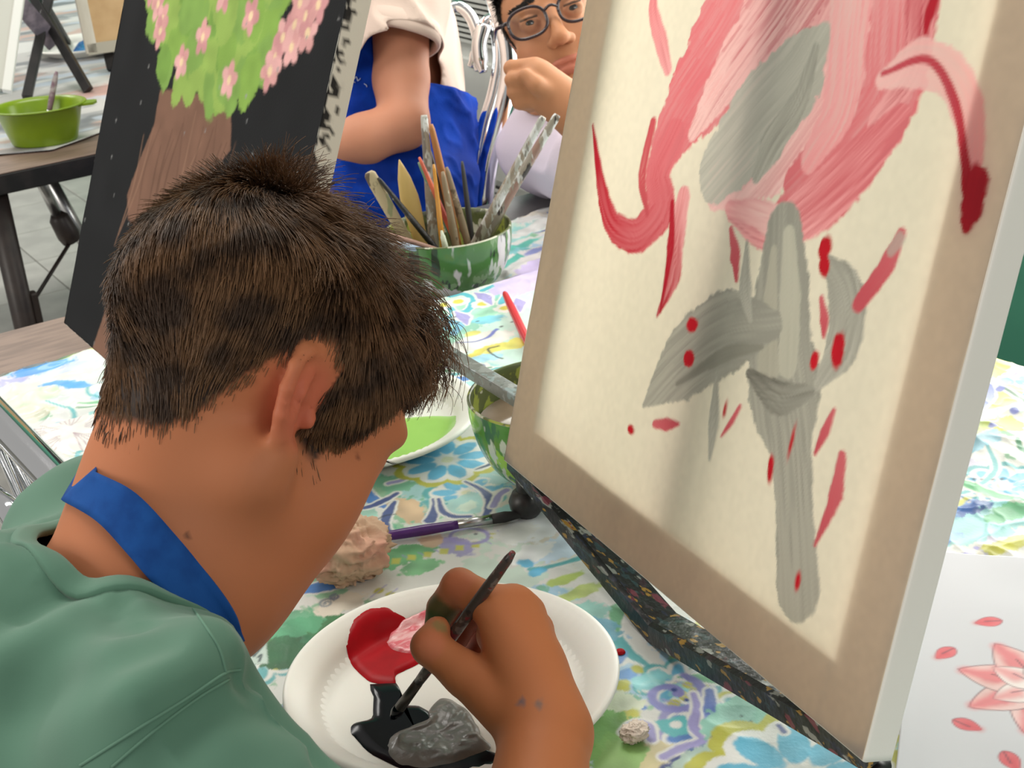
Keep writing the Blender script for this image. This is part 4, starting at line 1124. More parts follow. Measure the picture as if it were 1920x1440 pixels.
# right hand round the brush
BT = onz(733, 1350, .7575); BTOP = K(962, 1036, .835)
hk = .004
for p, r0, r1 in ((KP(930, 1142, .866), .0215, .0125), (KP(964, 1136, .874), .0225, .0125), (KP(986, 1152, .884), .0215, .0118), (KP(1004, 1180, .897), .020, .011)):
    B.cone(WR, p, r0, r1, .010)
B.cone(KP(985, 1260, .862), KP(930, 1190, .880), .020, .012, .01)
B.chain([WR + (KP(870, 1262, .860) - WR) * .25, KP(872, 1264, .860), KP(806, 1212, .868), KP(820, 1180, .876)], [.020, .0128, .0108, .0080], hk)
B.chain([KP(930, 1142, .866), KP(861, 1099, .886), KP(829, 1141, .900), KP(817, 1176, .903)], [.0128, .0106, .0092, .0074], .003)
B.chain([KP(964, 1136, .874), KP(905, 1130, .912), KP(868, 1168, .922), KP(853, 1203, .916)], [.0125, .0100, .0090, .0076], .002)
B.chain([KP(986, 1152, .884), KP(945, 1152, .930), KP(905, 1195, .938), KP(892, 1226, .930)], [.0118, .0098, .0088, .0074], .002)
B.chain([KP(1004, 1180, .897), KP(968, 1190, .938), KP(932, 1222, .942), KP(918, 1244, .934)], [.0108, .0088, .0080, .0068], .002)
BV, BF = B.mesh(1)
BC = skin_cols(BV, (182, 114, 78), 3)
face_cols(BC, BV, HB, (196, 92, 74))
paintv(BC, BV, (WR + KP(940, 1200, .88)) / 2, .16, (186, 115, 72), .9, .35)
# sun-tanned hands, paint on index, thumb and wrist, grip shade coloured in dark red
for p, r, c, a in ((KP(829, 1141, .892), .013, (66, 84, 44), .85), (KP(817, 1168, .896), .012, (62, 84, 44), .85), (KP(824, 1176, .868), .006, (120, 130, 84), .6), (KP(868, 1175, .915), .022, (110, 34, 32), .75), (KP(900, 1225, .93), .02, (120, 36, 34), .6),
                   (KP(806, 1212, .86), .012, (206, 120, 96), .35), (KP(862, 1096, .875), .012, (204, 120, 96), .35)):
    paintv(BC, BV, p, r, c, a, .4)
skin_hit = Hit((BV, BF))
for (u, v), r, c in (((977, 1317), .0034, (92, 96, 108)), ((1010, 1321), .0034, (120, 104, 98)), ((352, 1004), .0022, (90, 54, 40)), ((670, 856), .0024, (110, 60, 44))):
    h = skin_hit.at(u, v, 0)
    if h is not None: paintv(BC, BV, h, r, c, .8, .6)
U_B = ([0, 35, 52, 58, 66, 84, 90, 100, 112, 122, 136, 150, 180], [.042, .040, .034, .004, -.034, -.028, .004, .022, .020, -.004, -.042, -.062, -.070])
L = HB.inv(BV); th = np.degrees(np.arctan2(np.abs(L[:, 1]), L[:, 0])); um = np.interp(th, *U_B)
earz = (np.abs(L[:, 1]) > .0715) & (L[:, 0] > -.045) & (L[:, 0] < -.001) & (L[:, 2] < .024)
hm = sstep(.004, .012, L[:, 2] - um) * ~earz * (np.abs(L[:, 1]) < .0785) * (np.linalg.norm(L - [-.01, 0, .02], axis=1) < .13)
BC = BC * (1 - hm[:, None]) + lin((46, 32, 24)) * hm[:, None]
boy = obj('person', BV, BF, m_skin, None, col=BC)
tag(boy, 'boy in a mint green t-shirt and blue neck strap bent over a plate, painting', 'person')
add_eyes(HB, boy)
P, rad = strands(HB, BV, BF, U_B, 42000, (.021, .034), 5, (.27, .60), fringe=(.03, 1.2), pts=10, wild=1.0, whorl=(.004, -.022, .085))
curves('hair', P, rad, m_hair, boy)
# a few lashes
lp = []
for k in range(16):
    a = (k / 15 - .5) * .022
    for q in (-1, 1):
        r0 = HB(.0965 - abs(a) * .25, q * .031 + a, .003); lp.append([r0 + HB.F * .0085 * t + HB.U * (.004 * t * t - .001 * t) + HB.R * a * .15 * t for t in np.linspace(0, 1, 5)])
curves('eyelashes', np.array(lp), .00025 * np.linspace(1, .3, 5), m_hair2, boy)

# t-shirt: body and loose sleeve, neck hole and hems cut clean
m_shirt = mat_col('mint_jersey', 0.85, 0.15, bump=(1500, 0.12, 0.0005), sheen=.15)
Sh = Body((-.24, .26, .50), (.36, 1.06, 1.04), .0036)
g = .010
Sh.cone(NB + [-.02, 0, -.056], SR + [0, 0, .002], .050 + g, .043 + g, .03); Sh.cone(NB + [-.02, 0, -.056], SL, .050 + g, .043 + g, .03)
Sh.ell(NB + [-.045, 0, -.062], [.080, .110, .060], None, .03)
Sh.ell(NB + [-.080, 0, -.13], [.100 + g, .158 + g, .155 + g], None, .03); Sh.ell(NB + [-.125, 0, -.30], [.112 + g, .145 + g, .18 + g], None, .03)
hem = SR + (EL - SR) * .66
Sh.cone(SR, hem, .052, .060, .02); Sh.cone(SL, SL + (LE - SL) * .62, .05, .058, .02)
SV, SF = Sh.mesh(1)
N_ = normals(SV, SF)
fold = (1 - np.abs(vnoise(SV[:, 0] * .8 + SV[:, 2] * .5, SV[:, 1] * .7, SV[:, 2], .075, 31))) ** 3 * .006 + (1 - np.abs(vnoise(SV[:, 0] + SV[:, 1] * .6, SV[:, 1] * .5, SV[:, 2] * .7, .034, 32))) ** 4 * .0025
SV = SV + N_ * (fold - .003)[:, None]
nd = nrm(HB(-.03, 0, -.05) - NB)                       # neck direction
q = SV - (NB + [.014, 0, 0]); tt = q @ nd; rr = np.linalg.norm(q - tt[:, None] * nd, axis=1)
cutn = (rr < .060) & (tt > -.06)
ad = nrm(EL - SR); cuta = ((SV - hem) @ ad > -.002) & (np.linalg.norm((SV - hem) - ((SV - hem) @ ad)[:, None] * ad, axis=1) < .09) & (SV[:, 1] < SR[1] + .02)
bad = cutn | cuta
SF = SF[~bad[SF].any(1)]
SV, SF = largest(SV, SF)
SV = neat(SV, SF, 20)
for _ in range(2): SV = relax(SV, SF, .5)
for P, dep, wd in ((((462, 1262), (520, 1284), (565, 1322), (596, 1372), (612, 1430)), -.0085, .0085), (((455, 1238), (530, 1262), (585, 1310), (618, 1380)), .0050, .009), (((0, 1045), (120, 1085), (230, 1118), (320, 1112)), .0075, .013), (((40, 1150), (150, 1110), (250, 1160)), -.008, .015), (((250, 1300), (370, 1210), (430, 1180)), .007, .016), (((0, 1240), (110, 1170), (180, 1140)), .006, .014), (((40, 1330), (160, 1250), (300, 1200)), -.006, .016), (((300, 1420), (420, 1330), (560, 1330)), -.007, .013)):
    hts = [h for h in (Hit((SV, SF)).at(u, v, 0) for u, v, _ in spline([(*q_, 0) for q_ in P], 14)) if h is not None]
    if len(hts) > 3:
        Q = spline(hts, 50); d_ = np.min([np.linalg.norm(SV - q_, axis=1) for q_ in Q], axis=0); SV = SV + normals(SV, SF) * (dep * np.exp(-(d_ / wd) ** 2))[:, None]
SC_ = lin((88, 124, 106)) * (1 + .06 * vnoise(SV[:, 0], SV[:, 1], SV[:, 2], .02, 8)[:, None])
shirt = obj('t_shirt', SV, SF, m_shirt, boy, col=SC_)
md = shirt.modifiers.new('thickness', 'SOLIDIFY'); md.thickness = .0022; md.offset = -1
# ribbed collar round the neck hole
sh_hit = Hit((SV, SF))
SN = normals(SV, SF)
lp = min(loops(SF), key=lambda l: np.linalg.norm(SV[l].mean(0) - NB))
ring = SV[lp]; rn = SN[lp]
for _ in range(12): ring = (np.roll(ring, 1, 0) + ring * 2 + np.roll(ring, -1, 0)) / 4; rn = (np.roll(rn, 1, 0) + rn * 2 + np.roll(rn, -1, 0)) / 4
sel = np.linspace(0, len(ring), 90, endpoint=False).astype(int); ring = ring[sel]; rn = rn[sel]; V = []
nr = len(ring); tg_ = np.roll(ring, -1, 0) - np.roll(ring, 1, 0)
for i in range(nr):
    out = nrm(np.cross(tg_[i], rn[i])); out = out if out @ (ring[i] - ring.mean(0)) > 0 else -out
    n_ = nrm(rn[i])
    for o, h in ((.0085, -.002), (.0085, .0018), (.0078, .0028), (.004, .0034), (-.001, .0040), (-.0042, .0034), (-.0048, .0018), (-.003, -.001)):
        V.append(ring[i] + out * o + n_ * h)
m = 8
F = [(i * m + k, ((i + 1) % nr) * m + k, ((i + 1) % nr) * m + (k + 1) % m, i * m + (k + 1) % m) for i in range(nr) for k in range(m)]
obj('collar', V, F, m_shirt, shirt, col=np.ones((len(V), 3)) * lin((90, 126, 108)))
m_seam = mat('mint_thread', (94, 132, 113), .85)
def on_surface(hit, pts, lift, n):
    P = spline([(u, v, 0) for u, v in pts], n); out = []
    for u, v, _ in P:
        h = hit.at(u, v, lift)
        if h is not None: out.append(h)
    return np.array(out)
for P in (((150, 1436), (250, 1372), (350, 1310), (420, 1264), (452, 1256)), ((210, 1438), (290, 1370), (370, 1310), (430, 1274)), ((330, 1100), (376, 1160), (410, 1215), (424, 1262))):
    p = on_surface(sh_hit, P, .0004, 40)
    if len(p) > 4: obj('seam', *tube(p, .00075, 8), m_seam, shirt)
# apron neck strap lying over neck and shoulder
both = Hit((BV, BF), (SV, SF))
A_ = spline([(178, 884, 0), (255, 925, 0), (330, 1005, 0), (400, 1090, 0), (440, 1150, 0), (458, 1200, 0)], 40)
B_ = spline([(116, 938, 0), (182, 978, 0), (240, 1040, 0), (286, 1092, 0), (345, 1140, 0), (440, 1215, 0)], 40)
rows = []
for i in range(40):
    row = []
    for k in range(7):
        f = k / 6; u, v = (A_[i] * (1 - f) + B_[i] * f)[:2]
        h = skin_hit.at(u, v, .004)
        row.append((u, v, None if h is None else (h - CAM) @ FW))
    rows.append(row)
D = np.array([[np.nan if c[2] is None or c[2] > .885 else c[2] for c in r] for r in rows])
for i in range(40):
    for k in range(7):
        if np.isnan(D[i, k]):
            j = np.flatnonzero(~np.isnan(D[i])); D[i, k] = np.interp(k, j, D[i, j]) + .004 * abs(k - j[np.argmin(abs(j - k))]) if len(j) else np.nan
for k in range(7):
    j = np.flatnonzero(~np.isnan(D[:, k])); D[:, k] = np.interp(np.arange(40), j, D[j, k])
D = np.minimum(D, D.mean(1, keepdims=True) + .006)
for _ in range(6): D[1:-1] = (D[:-2] + D[2:] + 2 * D[1:-1]) / 4
V = np.array([[K(rows[i][k][0], rows[i][k][1], D[i, k] - .0015) for k in range(7)] for i in range(40)])
back = V[0] + np.linspace(0, 1, 9)[1:, None, None] * np.array([.035, .075, -.015])      # goes on round the far side of the neck
V = np.concatenate([back[::-1], V]); r_n = len(V)
V = V.reshape(-1, 3)
F = [(i * 7 + k, i * 7 + k + 1, (i + 1) * 7 + k + 1, (i + 1) * 7 + k) for i in range(r_n - 1) for k in range(6)]
m_blue = mat('blue_apron_cotton', (24, 78, 150), .8, c2=(18, 66, 134), nscale=60, spec=.2, bump=(1400, .15, .0005))
strap = obj('apron_strap', V, F, m_blue, boy)
md = strap.modifiers.new('thickness', 'SOLIDIFY'); md.thickness = .0016; md.offset = 0

# ---------------------------------------------- child in glasses across the table
U2 = nrm(RT * -.33 + UP * .94)
F2_ = nrm(-FW * .97 - RT * .02 - UP * .02)
HG = Frame((0, 0, 0), F2_, U2, .94)
HG.O = K(1034, 30, 1.90) - HG.F * .083 * .94
G = Body(HG.O - [.22, .26, .50], HG.O + [.32, .26, .17], .0025)
head(G, HG, .10, ear_k=.85, skull=(-.010, .088, .064), ear_r=.060, sides=(-1,))
GN = HG.O + [.095, .02, -.20]
G.cone(HG(-.03, 0, -.05), GN, .048, .052, .03)
GSR = K(1022, 275, 2.06); GSL = GN + [.06, -.16, -.05]
G.cone(GN, GSR, .05, .045, .03); G.cone(GN, GSL, .05, .045, .03); G.ell(GN + [.05, 0, -.16], [.09, .14, .16], None, .03)
GE = K(1185, 345, 1.80); GW = K(1082, 212, 1.80)
G.cone(GSR, GE, .042, .034, .02); G.cone(GE, GW, .035, .026, .015)
G.cone(GW, K(1008, 148, 1.80), .028, .024, .012); G.cone(GW, K(1012, 168, 1.81), .027, .024, .012)
for (u, v, d), (u2_, v2_, d2), (u3, v3, d3) in (((1002, 126, 1.80), (960, 128, 1.80), (975, 150, 1.83)), ((1000, 146, 1.79), (962, 150, 1.79), (985, 165, 1.82)), ((1000, 166, 1.795), (966, 172, 1.795), (990, 182, 1.82)), ((1004, 184, 1.80), (975, 190, 1.80), (995, 198, 1.82))):
    G.chain([K(u, v, d), K(u2_, v2_, d2), K(u3, v3, d3)], [.0125, .0098, .0085], .0035)
G.chain([K(1040, 180, 1.79), K(1005, 160, 1.775), K(985, 142, 1.778)], [.014, .0105, .0088], .004)
GV, GF = G.mesh(1)
GC = skin_cols(GV, (176, 122, 88), 5); face_cols(GC, GV, HG, (182, 106, 84))
U_G = ([0, 35, 52, 60, 67, 80, 85, 100, 116, 126, 138, 152, 180], [.058, .054, .046, .012, -.026, -.022, .024, .036, .030, .004, -.030, -.056, -.066])
L = HG.inv(GV); th = np.degrees(np.arctan2(np.abs(L[:, 1]), L[:, 0])); um = np.interp(th, *U_G)
hm = sstep(-.004, .006, L[:, 2] - um) * (np.abs(L[:, 1]) < .079) * (np.linalg.norm(L - [-.01, 0, .02], axis=1) < .13)
GC = GC * (1 - hm[:, None]) + lin((22, 18, 18)) * hm[:, None]
girl = obj('person', GV, GF, m_skin, None, col=GC)
tag(girl, 'child in dark framed glasses resting one cheek on a fist', 'person')
add_eyes(HG, girl)
ghit = Hit((GV, GF)); bp = []
rsb = np.random.RandomState(3)
for q in (-1, 1):
    for _ in range(170):
        x = rsb.uniform(-.019, .021); p = HG(.10 - abs(x) * .35, q * (.034 + x), .0255 + .0045 * (1 - (x / .022) ** 2) + rsb.uniform(-.0028, .0028))
        p = ghit.near(p, .0004); d_ = HG.R * q * (.8 if x > -.01 else .3) + HG.U * rsb.uniform(.1, .7) + HG.F * .25
        bp.append([p + nrm(d_) * .0075 * t for t in np.linspace(0, 1, 4)])
curves('eyebrows', np.array(bp), .00055 * np.linspace(1, .5, 4), m_hair2, girl)
lpg = [[HG(.0945 - abs(x) * .30, q * .031 + x, .0040) + (HG.F * .006 + HG.U * .002) * t for t in np.linspace(0, 1, 4)] for q in (-1, 1) for x in np.linspace(-.012, .012, 26)]
curves('eyelashes', np.array(lpg), .0005 * np.linspace(1, .4, 4), m_hair2, girl)
P, rad = strands(HG, GV, GF, U_G, 9000, (.014, .028), 15, (.3, .5), pts=6, rad=.0006)
curves('hair', P, rad, m_hair2, girl)
Gs = Body(HG.O - [.22, .30, .62], HG.O + [.34, .30, -.10], .0046)
Gs.cone(GN + [0, 0, -.02], GSR, .062, .060, .03); Gs.cone(GN + [0, 0, -.02], GSL, .062, .06, .03); Gs.ell(GN + [.05, 0, -.16], [.105, .155, .17], None, .03); Gs.ell(GN + [.07, 0, -.32], [.12, .155, .16], None, .03)
Gs.cone(GSR, GE, .056, .058, .02)
V, F = Gs.mesh(1); N_ = normals(V, F)
V = V + N_ * ((1 - np.abs(vnoise(V[:, 0] + V[:, 2], V[:, 1], V[:, 2] * .6, .06, 44))) ** 3 * .008 - .002)[:, None]
bad = ((V - (GSR + (GE - GSR) * .92)) @ nrm(GE - GSR) > 0) & (np.linalg.norm(V - GE, axis=1) < .11)
q = V - GN; nd2 = nrm(HG(-.03, 0, -.05) - GN); tt = q @ nd2; rr = np.linalg.norm(q - tt[:, None] * nd2, axis=1)
F = F[~(bad | ((rr < .07) & (tt > -.01)))[F].any(1)]; V, F = largest(V, F); V = neat(V, F)
o = obj('shirt', V, F, mat('lilac_white_cotton', (206, 196, 212), .85, spec=.2, bump=(300, .1)), girl)
md = o.modifiers.new('thickness', 'SOLIDIFY'); md.thickness = .002; md.offset = -1
# glasses
m_rim = mat('dark_plum_rim', (40, 24, 30), .25, spec=.6)
ml, nt, bs = _nodes('spectacle_lens')
tr_ = nt.nodes.new('ShaderNodeBsdfTransparent'); gl = nt.nodes.new('ShaderNodeBsdfGlossy'); gl.inputs['Roughness'].default_value = .03
fz = nt.nodes.new('ShaderNodeFresnel'); fz.inputs[0].default_value = 1.6; mx = nt.nodes.new('ShaderNodeMixShader')
nt.links.new(fz.outputs[0], mx.inputs[0]); nt.links.new(tr_.outputs[0], mx.inputs[1]); nt.links.new(gl.outputs[0], mx.inputs[2]); nt.links.new(mx.outputs[0], nt.nodes['Material Output'].inputs['Surface'])
gt = thing('eyeglasses', HG(.11, 0, 0), 'dark rimmed eyeglasses on the face of the child resting on a fist', 'glasses')
lens_o = {}
for q in (-1, 1):
    lp = []
    for a in np.linspace(0, 2 * math.pi, 40, endpoint=False):
        ca, sa = math.cos(a), math.sin(a)
        x = .0262 * np.sign(ca) * abs(ca) ** .8; y = .0200 * np.sign(sa) * abs(sa) ** .8
        lp.append(HG(.112 - .10 * abs(x * 1.0 if q * x > 0 else x * .2) , q * .0350 + x, -.004 + y))
    lp = np.array(lp)
    obj('rim', *tube(np.vstack([lp, lp[:2]]), .0021, 8), m_rim, gt)
    c = lp.mean(0)
    obj('lens', np.vstack([lp, c[None]]), [(i, (i + 1) % 40, 40) for i in range(40)], ml, gt, smooth=False)
    e = HG(.104, q * .0615, .006)
    obj('temple', *tube([e, HG(.085, q * .076, .008), HG(.04, q * .0795, .008), HG(-.010, q * .0800, .014)], [.0026, .0024, .002, .002], 8), m_rim, gt)
obj('bridge', *tube(spline([HG(.1115, -.010, .004), HG(.1165, 0, .0075), HG(.1115, .010, .004)], 9), .0019, 8), m_rim, gt)

# ---------------------------------------------- seated person in a blue apron behind
AO = K(640, -230, 2.12)
HA = Frame(AO, nrm(-RT * .9 + FW * .1 - UP * .35), nrm(UP * .9 - RT * .3), 1.0)
A = Body(AO + [-.36, -.30, -.80], AO + [.40, .34, .17], .0050)
head(A, HA, .3)
AN = K(690, -60, 2.16)
A.cone(HA(-.03, 0, -.05), AN, .05, .055, .03)
ASR = K(752, 0, 2.09); ASL = K(680, 0, 2.36)
AE = K(757, 232, 2.03); AW = K(590, 288, 1.98)
A.cone(AN, ASR, .05, .05, .03); A.cone(AN, ASL, .05, .05, .03); A.cone(AN + [0, 0, -.08], K(730, 330, 2.2), .10, .10, .03)
A.chain([ASR, K(752, 150, 2.06), AE], [.042, .0375, .034], .012); A.chain([AE, K(680, 262, 2.0), AW], [.034, .033, .024], .012)
A.cone(AW, K(540, 300, 1.97), .024, .028, .01)
A.cone(ASL, K(690, 220, 2.35), .042, .034, .02); A.cone(K(690, 220, 2.35), K(560, 290, 2.2), .034, .025, .02)
for dv in (-14, -4, 6, 16): A.chain([K(545, 300 + dv * .6, 1.97), K(505, 305 + dv, 1.97), K(488, 318 + dv, 1.98)], [.011, .009, .0075], .003)
A.chain([K(560, 285, 1.96), K(525, 282, 1.95), K(505, 290, 1.95)], [.012, .0095, .008], .003)
A.cone(K(745, 360, 2.17), K(560, 380, 2.02), .078, .07, .03)
AV, AF = A.mesh(1)
AC = skin_cols(AV, (182, 124, 98), 7); face_cols(AC, AV, HA)
sitter = obj('person', AV, AF, m_skin, None, col=AC); tag(sitter, 'seated person in rolled sleeve beige t-shirt and royal blue apron', 'person')
As = Body(AO + [-.30, -.30, -.62], AO + [.40, .36, -.02], .0050)
As.cone(AN, ASR, .062, .062, .03); As.cone(AN, ASL, .062, .062, .03); As.cone(AN + [0, 0, -.08], K(732, 250, 2.2), .115, .118, .03)
As.cone(ASR, K(738, 96, 2.06), .060, .066, .02); As.cone(ASL, K(690, 120, 2.36), .06, .062, .02)
V, F = As.mesh(1); N_ = normals(V, F)
V = V + N_ * ((1 - np.abs(vnoise(V[:, 0] + V[:, 2] * .4, V[:, 1], V[:, 2] * .5, .07, 54))) ** 3 * .008 - .003)[:, None]
sa_ = nrm(AE - ASR); e_ = K(742, 84, 2.06)
near = np.linalg.norm((V - ASR) - ((V - ASR) @ sa_)[:, None] * sa_, axis=1) < .074
bad = near & ((V - e_) @ sa_ > 0) & ((V - CAM) @ FW < 2.12)
q = V - AN; nd3 = nrm(HA(-.03, 0, -.05) - AN); tt = q @ nd3; rr = np.linalg.norm(q - tt[:, None] * nd3, axis=1)
F = F[~(bad | ((rr < .075) & (tt > 0)))[F].any(1)]; V, F = largest(V, F); V = neat(V, F)
m_beige = mat('beige_jersey', (206, 184, 172), .85, spec=.2, bump=(500, .1))
tee = obj('t_shirt', V, F, m_beige, sitter); md = tee.modifiers.new('thickness', 'SOLIDIFY'); md.thickness = .002; md.offset = -1
# rolled cuff
cc = e_ - sa_ * .006; b1_ = nrm(np.cross(sa_, FW)); b2_ = np.cross(sa_, b1_)
cu = []
for a in np.linspace(0, 2 * math.pi, 40, endpoint=False):
    for o, h in ((.060, -.022), (.066, -.018), (.068, -.002), (.066, .010), (.061, .012), (.057, .004)):
        rr_ = o + .0018 * math.sin(3 * a + 1); cu.append(cc + (b1_ * math.cos(a) + b2_ * math.sin(a)) * rr_ * .92 + sa_ * (h + .005 * math.sin(2 * a)))
F = [(i * 6 + k, i * 6 + (k + 1) % 6, ((i + 1) % 40) * 6 + (k + 1) % 6, ((i + 1) % 40) * 6 + k) for i in range(40) for k in range(6)]
obj('rolled_cuff', cu, F, m_beige, tee)
Ap = Body(AO + [-.40, -.40, -.85], AO + [.42, .40, -.10], .0050)
Ap.cone(K(728, 200, 2.19), K(725, 330, 2.19), .126, .130, .02); Ap.cone(K(745, 355, 2.16), K(540, 385, 2.0), .095, .088, .04); Ap.cone(K(740, 350, 2.3), K(560, 330, 2.2), .09, .09, .04); Ap.cone(K(735, 380, 2.14), K(700, 520, 2.1), .11, .09, .04)
Ap.cone(K(690, 60, 2.18), K(705, 220, 2.17), .100, .118, .02)
V, F = Ap.mesh(1); N_ = normals(V, F)
V = V + N_ * ((1 - np.abs(vnoise(V[:, 0] * .9 + V[:, 2] * .5, V[:, 1], V[:, 2], .06, 64))) ** 3 * .010 + (1 - np.abs(vnoise(V[:, 0], V[:, 1] + V[:, 2] * .4, V[:, 2], .025, 65))) ** 4 * .003 - .004)[:, None]
uu, vv = proj(V.T.T[:, :] @ np.eye(3)) if False else (960 + FPX * ((V - CAM) @ RT) / ((V - CAM) @ FW), 720 - FPX * ((V - CAM) @ UP) / ((V - CAM) @ FW))
dep = (V - CAM) @ FW
back_part = ((V - K(735, 170, 2.17)) @ RT > .0) & ((V - K(735, 170, 2.17)) @ UP > -.004)
F = F[~back_part[F].any(1)]; V, F = largest(V, F); V = neat(V, F)
m_apron = mat('royal_blue_apron', (10, 60, 164), .75, c2=(8, 42, 128), nscale=12, spec=.08, bump=(400, .15))
apron = obj('apron', V, F, m_apron, sitter); md = apron.modifiers.new('thickness', 'SOLIDIFY'); md.thickness = .002; md.offset = -1
# small white lettering printed on the bib
hitA = Hit((V, F)); mw = mat('white_print', (176, 190, 220), .7)
for P in (((643, 128), (650, 139), (656, 137), (657, 131)), ((657, 143), (661, 137), (664, 148)), ((664, 148), (668, 144), (671, 152)), ((671, 152), (676, 147)), ((646, 146), (656, 150), (666, 155)), ((683, 157), (687, 160), (688, 163))):
    p = on_surface(hitA, P, .0015, 10)
    if len(p) > 2: obj('printed_letter', *tube(p, .0014, 6, .4), mw, apron)
# ------------------------------------------------------------------ things on the tables
def foam_plate(label, c, R, puddles=(), tilt=None, h=.0205):
    t = thing('foam_plate', c, label, 'plate')
    ax = np.eye(3) if tilt is None else tilt
    n = 160; prof = [(0, .0022), (.05, .0022), (.074, .0022), (.079, .0028), (.082, .0048), (.0845, .0080), (.0865, .0108), (.0885, .0130), (.0905, .0146), (.0925, .0160), (.0945, .0172), (.0965, .0182), (.0990, .0192), (.1015, .0203), (.1035, .0203), (.1050, .0190), (.1052, .0172), (.1040, .0165), (.098, .0158), (.086, .0080), (.076, .0006), (.05, 0.0), (0, 0.0)]
    k = R / .1052; V = []
    for r, z in prof:
        for i in range(n):
            a = 2 * math.pi * i / n; zz_ = z
            if .0840 < r < .0995 and z > .0070: zz_ = z + .00055 * math.cos(a * n / 2 + r * 0)
            V.append(np.asarray(c) + ax[0] * r * k * math.cos(a) + ax[1] * r * k * math.sin(a) + ax[2] * zz_ * (h / .0205))
    F = [(i * n + j, i * n + (j + 1) % n, (i + 1) * n + (j + 1) % n, (i + 1) * n + j) for i in range(len(prof) - 1) for j in range(n)]
    obj('dish', V, F, m_foam, t)
    return t
m_foam = mat('white_foam', (240, 239, 232), .45, spec=.4, sss=.05, bump=(700, .04, .0005))
def puddle(name, t, outline, z, hgt, m, ridges=0, seed=1, label=None, R=.1085):
    """a thick pool of paint with a rounded edge"""
    P = spline([(*p, 0) for p in outline + outline[:1]], 90)[:-1, :2]
    c = P.mean(0); V = []; rings = 16; nP = len(P)
    P = P + .0009 * np.stack([vnoise(P[:, 0], P[:, 1], None, .006, seed), vnoise(P[:, 1], P[:, 0], None, .006, seed + 1)], 1)
    for r in range(rings):
        f = 1 - r / rings; hh = hgt * min(1, (r / 3.0)) ** .5 if r else 0
        q = c + (P - c) * f; zz_ = np.full(nP, z + hh)
        if ridges and r: zz_ = zz_ + ridges * ((1 - np.abs(vnoise(q[:, 0] * .5 + q[:, 1] * .8, q[:, 1] - q[:, 0] * .6, None, .011, seed + 2))) ** 2 + .5 * vnoise(q[:, 0], q[:, 1], None, .004, seed + 3)) * min(1, r / 3)
        V += [np.stack([q[:, 0], q[:, 1], zz_], 1)]
    V = np.concatenate(V + [np.array([[c[0], c[1], z + hgt + ridges * .5]])])
    F = [(i * nP + k, i * nP + (k + 1) % nP, (i + 1) * nP + (k + 1) % nP, (i + 1) * nP + k) for i in range(rings - 1) for k in range(nP)]
    F += [((rings - 1) * nP + k, (rings - 1) * nP + (k + 1) % nP, rings * nP) for k in range(nP)]
    pr = np.hypot(V[:, 0] - t.location[0], V[:, 1] - t.location[1]) / (R / .1052)      # the pool follows the dish up its side
    V[:, 2] += np.interp(pr, [.074, .079, .082, .0845, .0865, .0885, .0905, .0945, .0990], [0, .0006, .0026, .0058, .0086, .0108, .0124, .0150, .0172])
    o = obj(name, V, F, m, t)
    if label: o['label'] = label
    return o
m_red = mat('red_paint', (178, 8, 24), .4, c2=(160, 6, 20), nscale=40, spec=.12)
m_pinkp = mat('pink_paint', (226, 110, 122), .3, c2=(246, 190, 192), nscale=70, spec=.5, bump=(160, .5, .002), lo=.42, hi=.6, stretch=(1, 2.5, 1))
m_blk = mat('black_wet_paint', (4, 6, 14), .18, spec=.18)
m_gry = mat('grey_paint', (120, 118, 114), .3, c2=(104, 102, 98), nscale=60, spec=.5, bump=(140, .3, .002))
m_grn = mat('green_paint', (156, 208, 98), .28, c2=(150, 202, 94), nscale=20, spec=.5)
ZP = .7445
pcn = onz(845, 1256, ZP + .0205)
pl1 = foam_plate('white foam plate with red, black and grey paint under the hand', (pcn[0], pcn[1], ZP), .1085)
zs = ZP + .0024
def O2(z, *q): return [tuple(onz(u, v, z)[:2]) for u, v in q]
puddle('red_paint', pl1, O2(zs, (652, 1232), (672, 1196), (703, 1178), (742, 1174), (778, 1180), (800, 1198), (795, 1236), (760, 1258), (742, 1268), (738, 1284), (700, 1280), (662, 1252)), zs, .0022, m_red, 0, 4, 'pool of red paint')
puddle('pink_paint', pl1, O2(zs + .002, (722, 1206), (742, 1184), (780, 1166), (815, 1160), (824, 1190), (806, 1216), (768, 1226), (736, 1220)), zs + .0012, .0024, m_pinkp, .0006, 14, 'smear of pink paint')
puddle('black_paint', pl1, O2(zs, (694, 1282), (740, 1280), (748, 1318), (790, 1324), (814, 1346), (812, 1372), (770, 1400), (780, 1428), (900, 1425), (940, 1418), (950, 1438), (880, 1452), (780, 1450), (700, 1415), (662, 1380), (662, 1358), (700, 1342)), zs, .0018, m_blk, 0, 24, 'pool of black paint')
puddle('grey_paint', pl1, O2(zs + .002, (722, 1398), (745, 1372), (800, 1350), (802, 1332), (826, 1308), (850, 1312), (880, 1335), (905, 1380), (920, 1400), (880, 1420), (820, 1436), (770, 1436), (735, 1420)), zs + .0012, .0026, m_gry, .0014, 34, 'ridged smear of grey paint')
c2_ = onz(672, 778, .7615)
pl2 = foam_plate('white foam plate of light green paint partly behind the boy', (c2_[0], c2_[1], ZP - .001), .1085)
z2 = ZP + .0014
puddle('green_paint', pl2, O2(z2, (690, 858), (706, 830), (716, 800), (750, 786), (815, 780), (848, 784), (858, 798), (846, 824), (808, 850), (765, 866), (725, 872), (698, 866)), z2, .0024, m_grn, 0, 44)

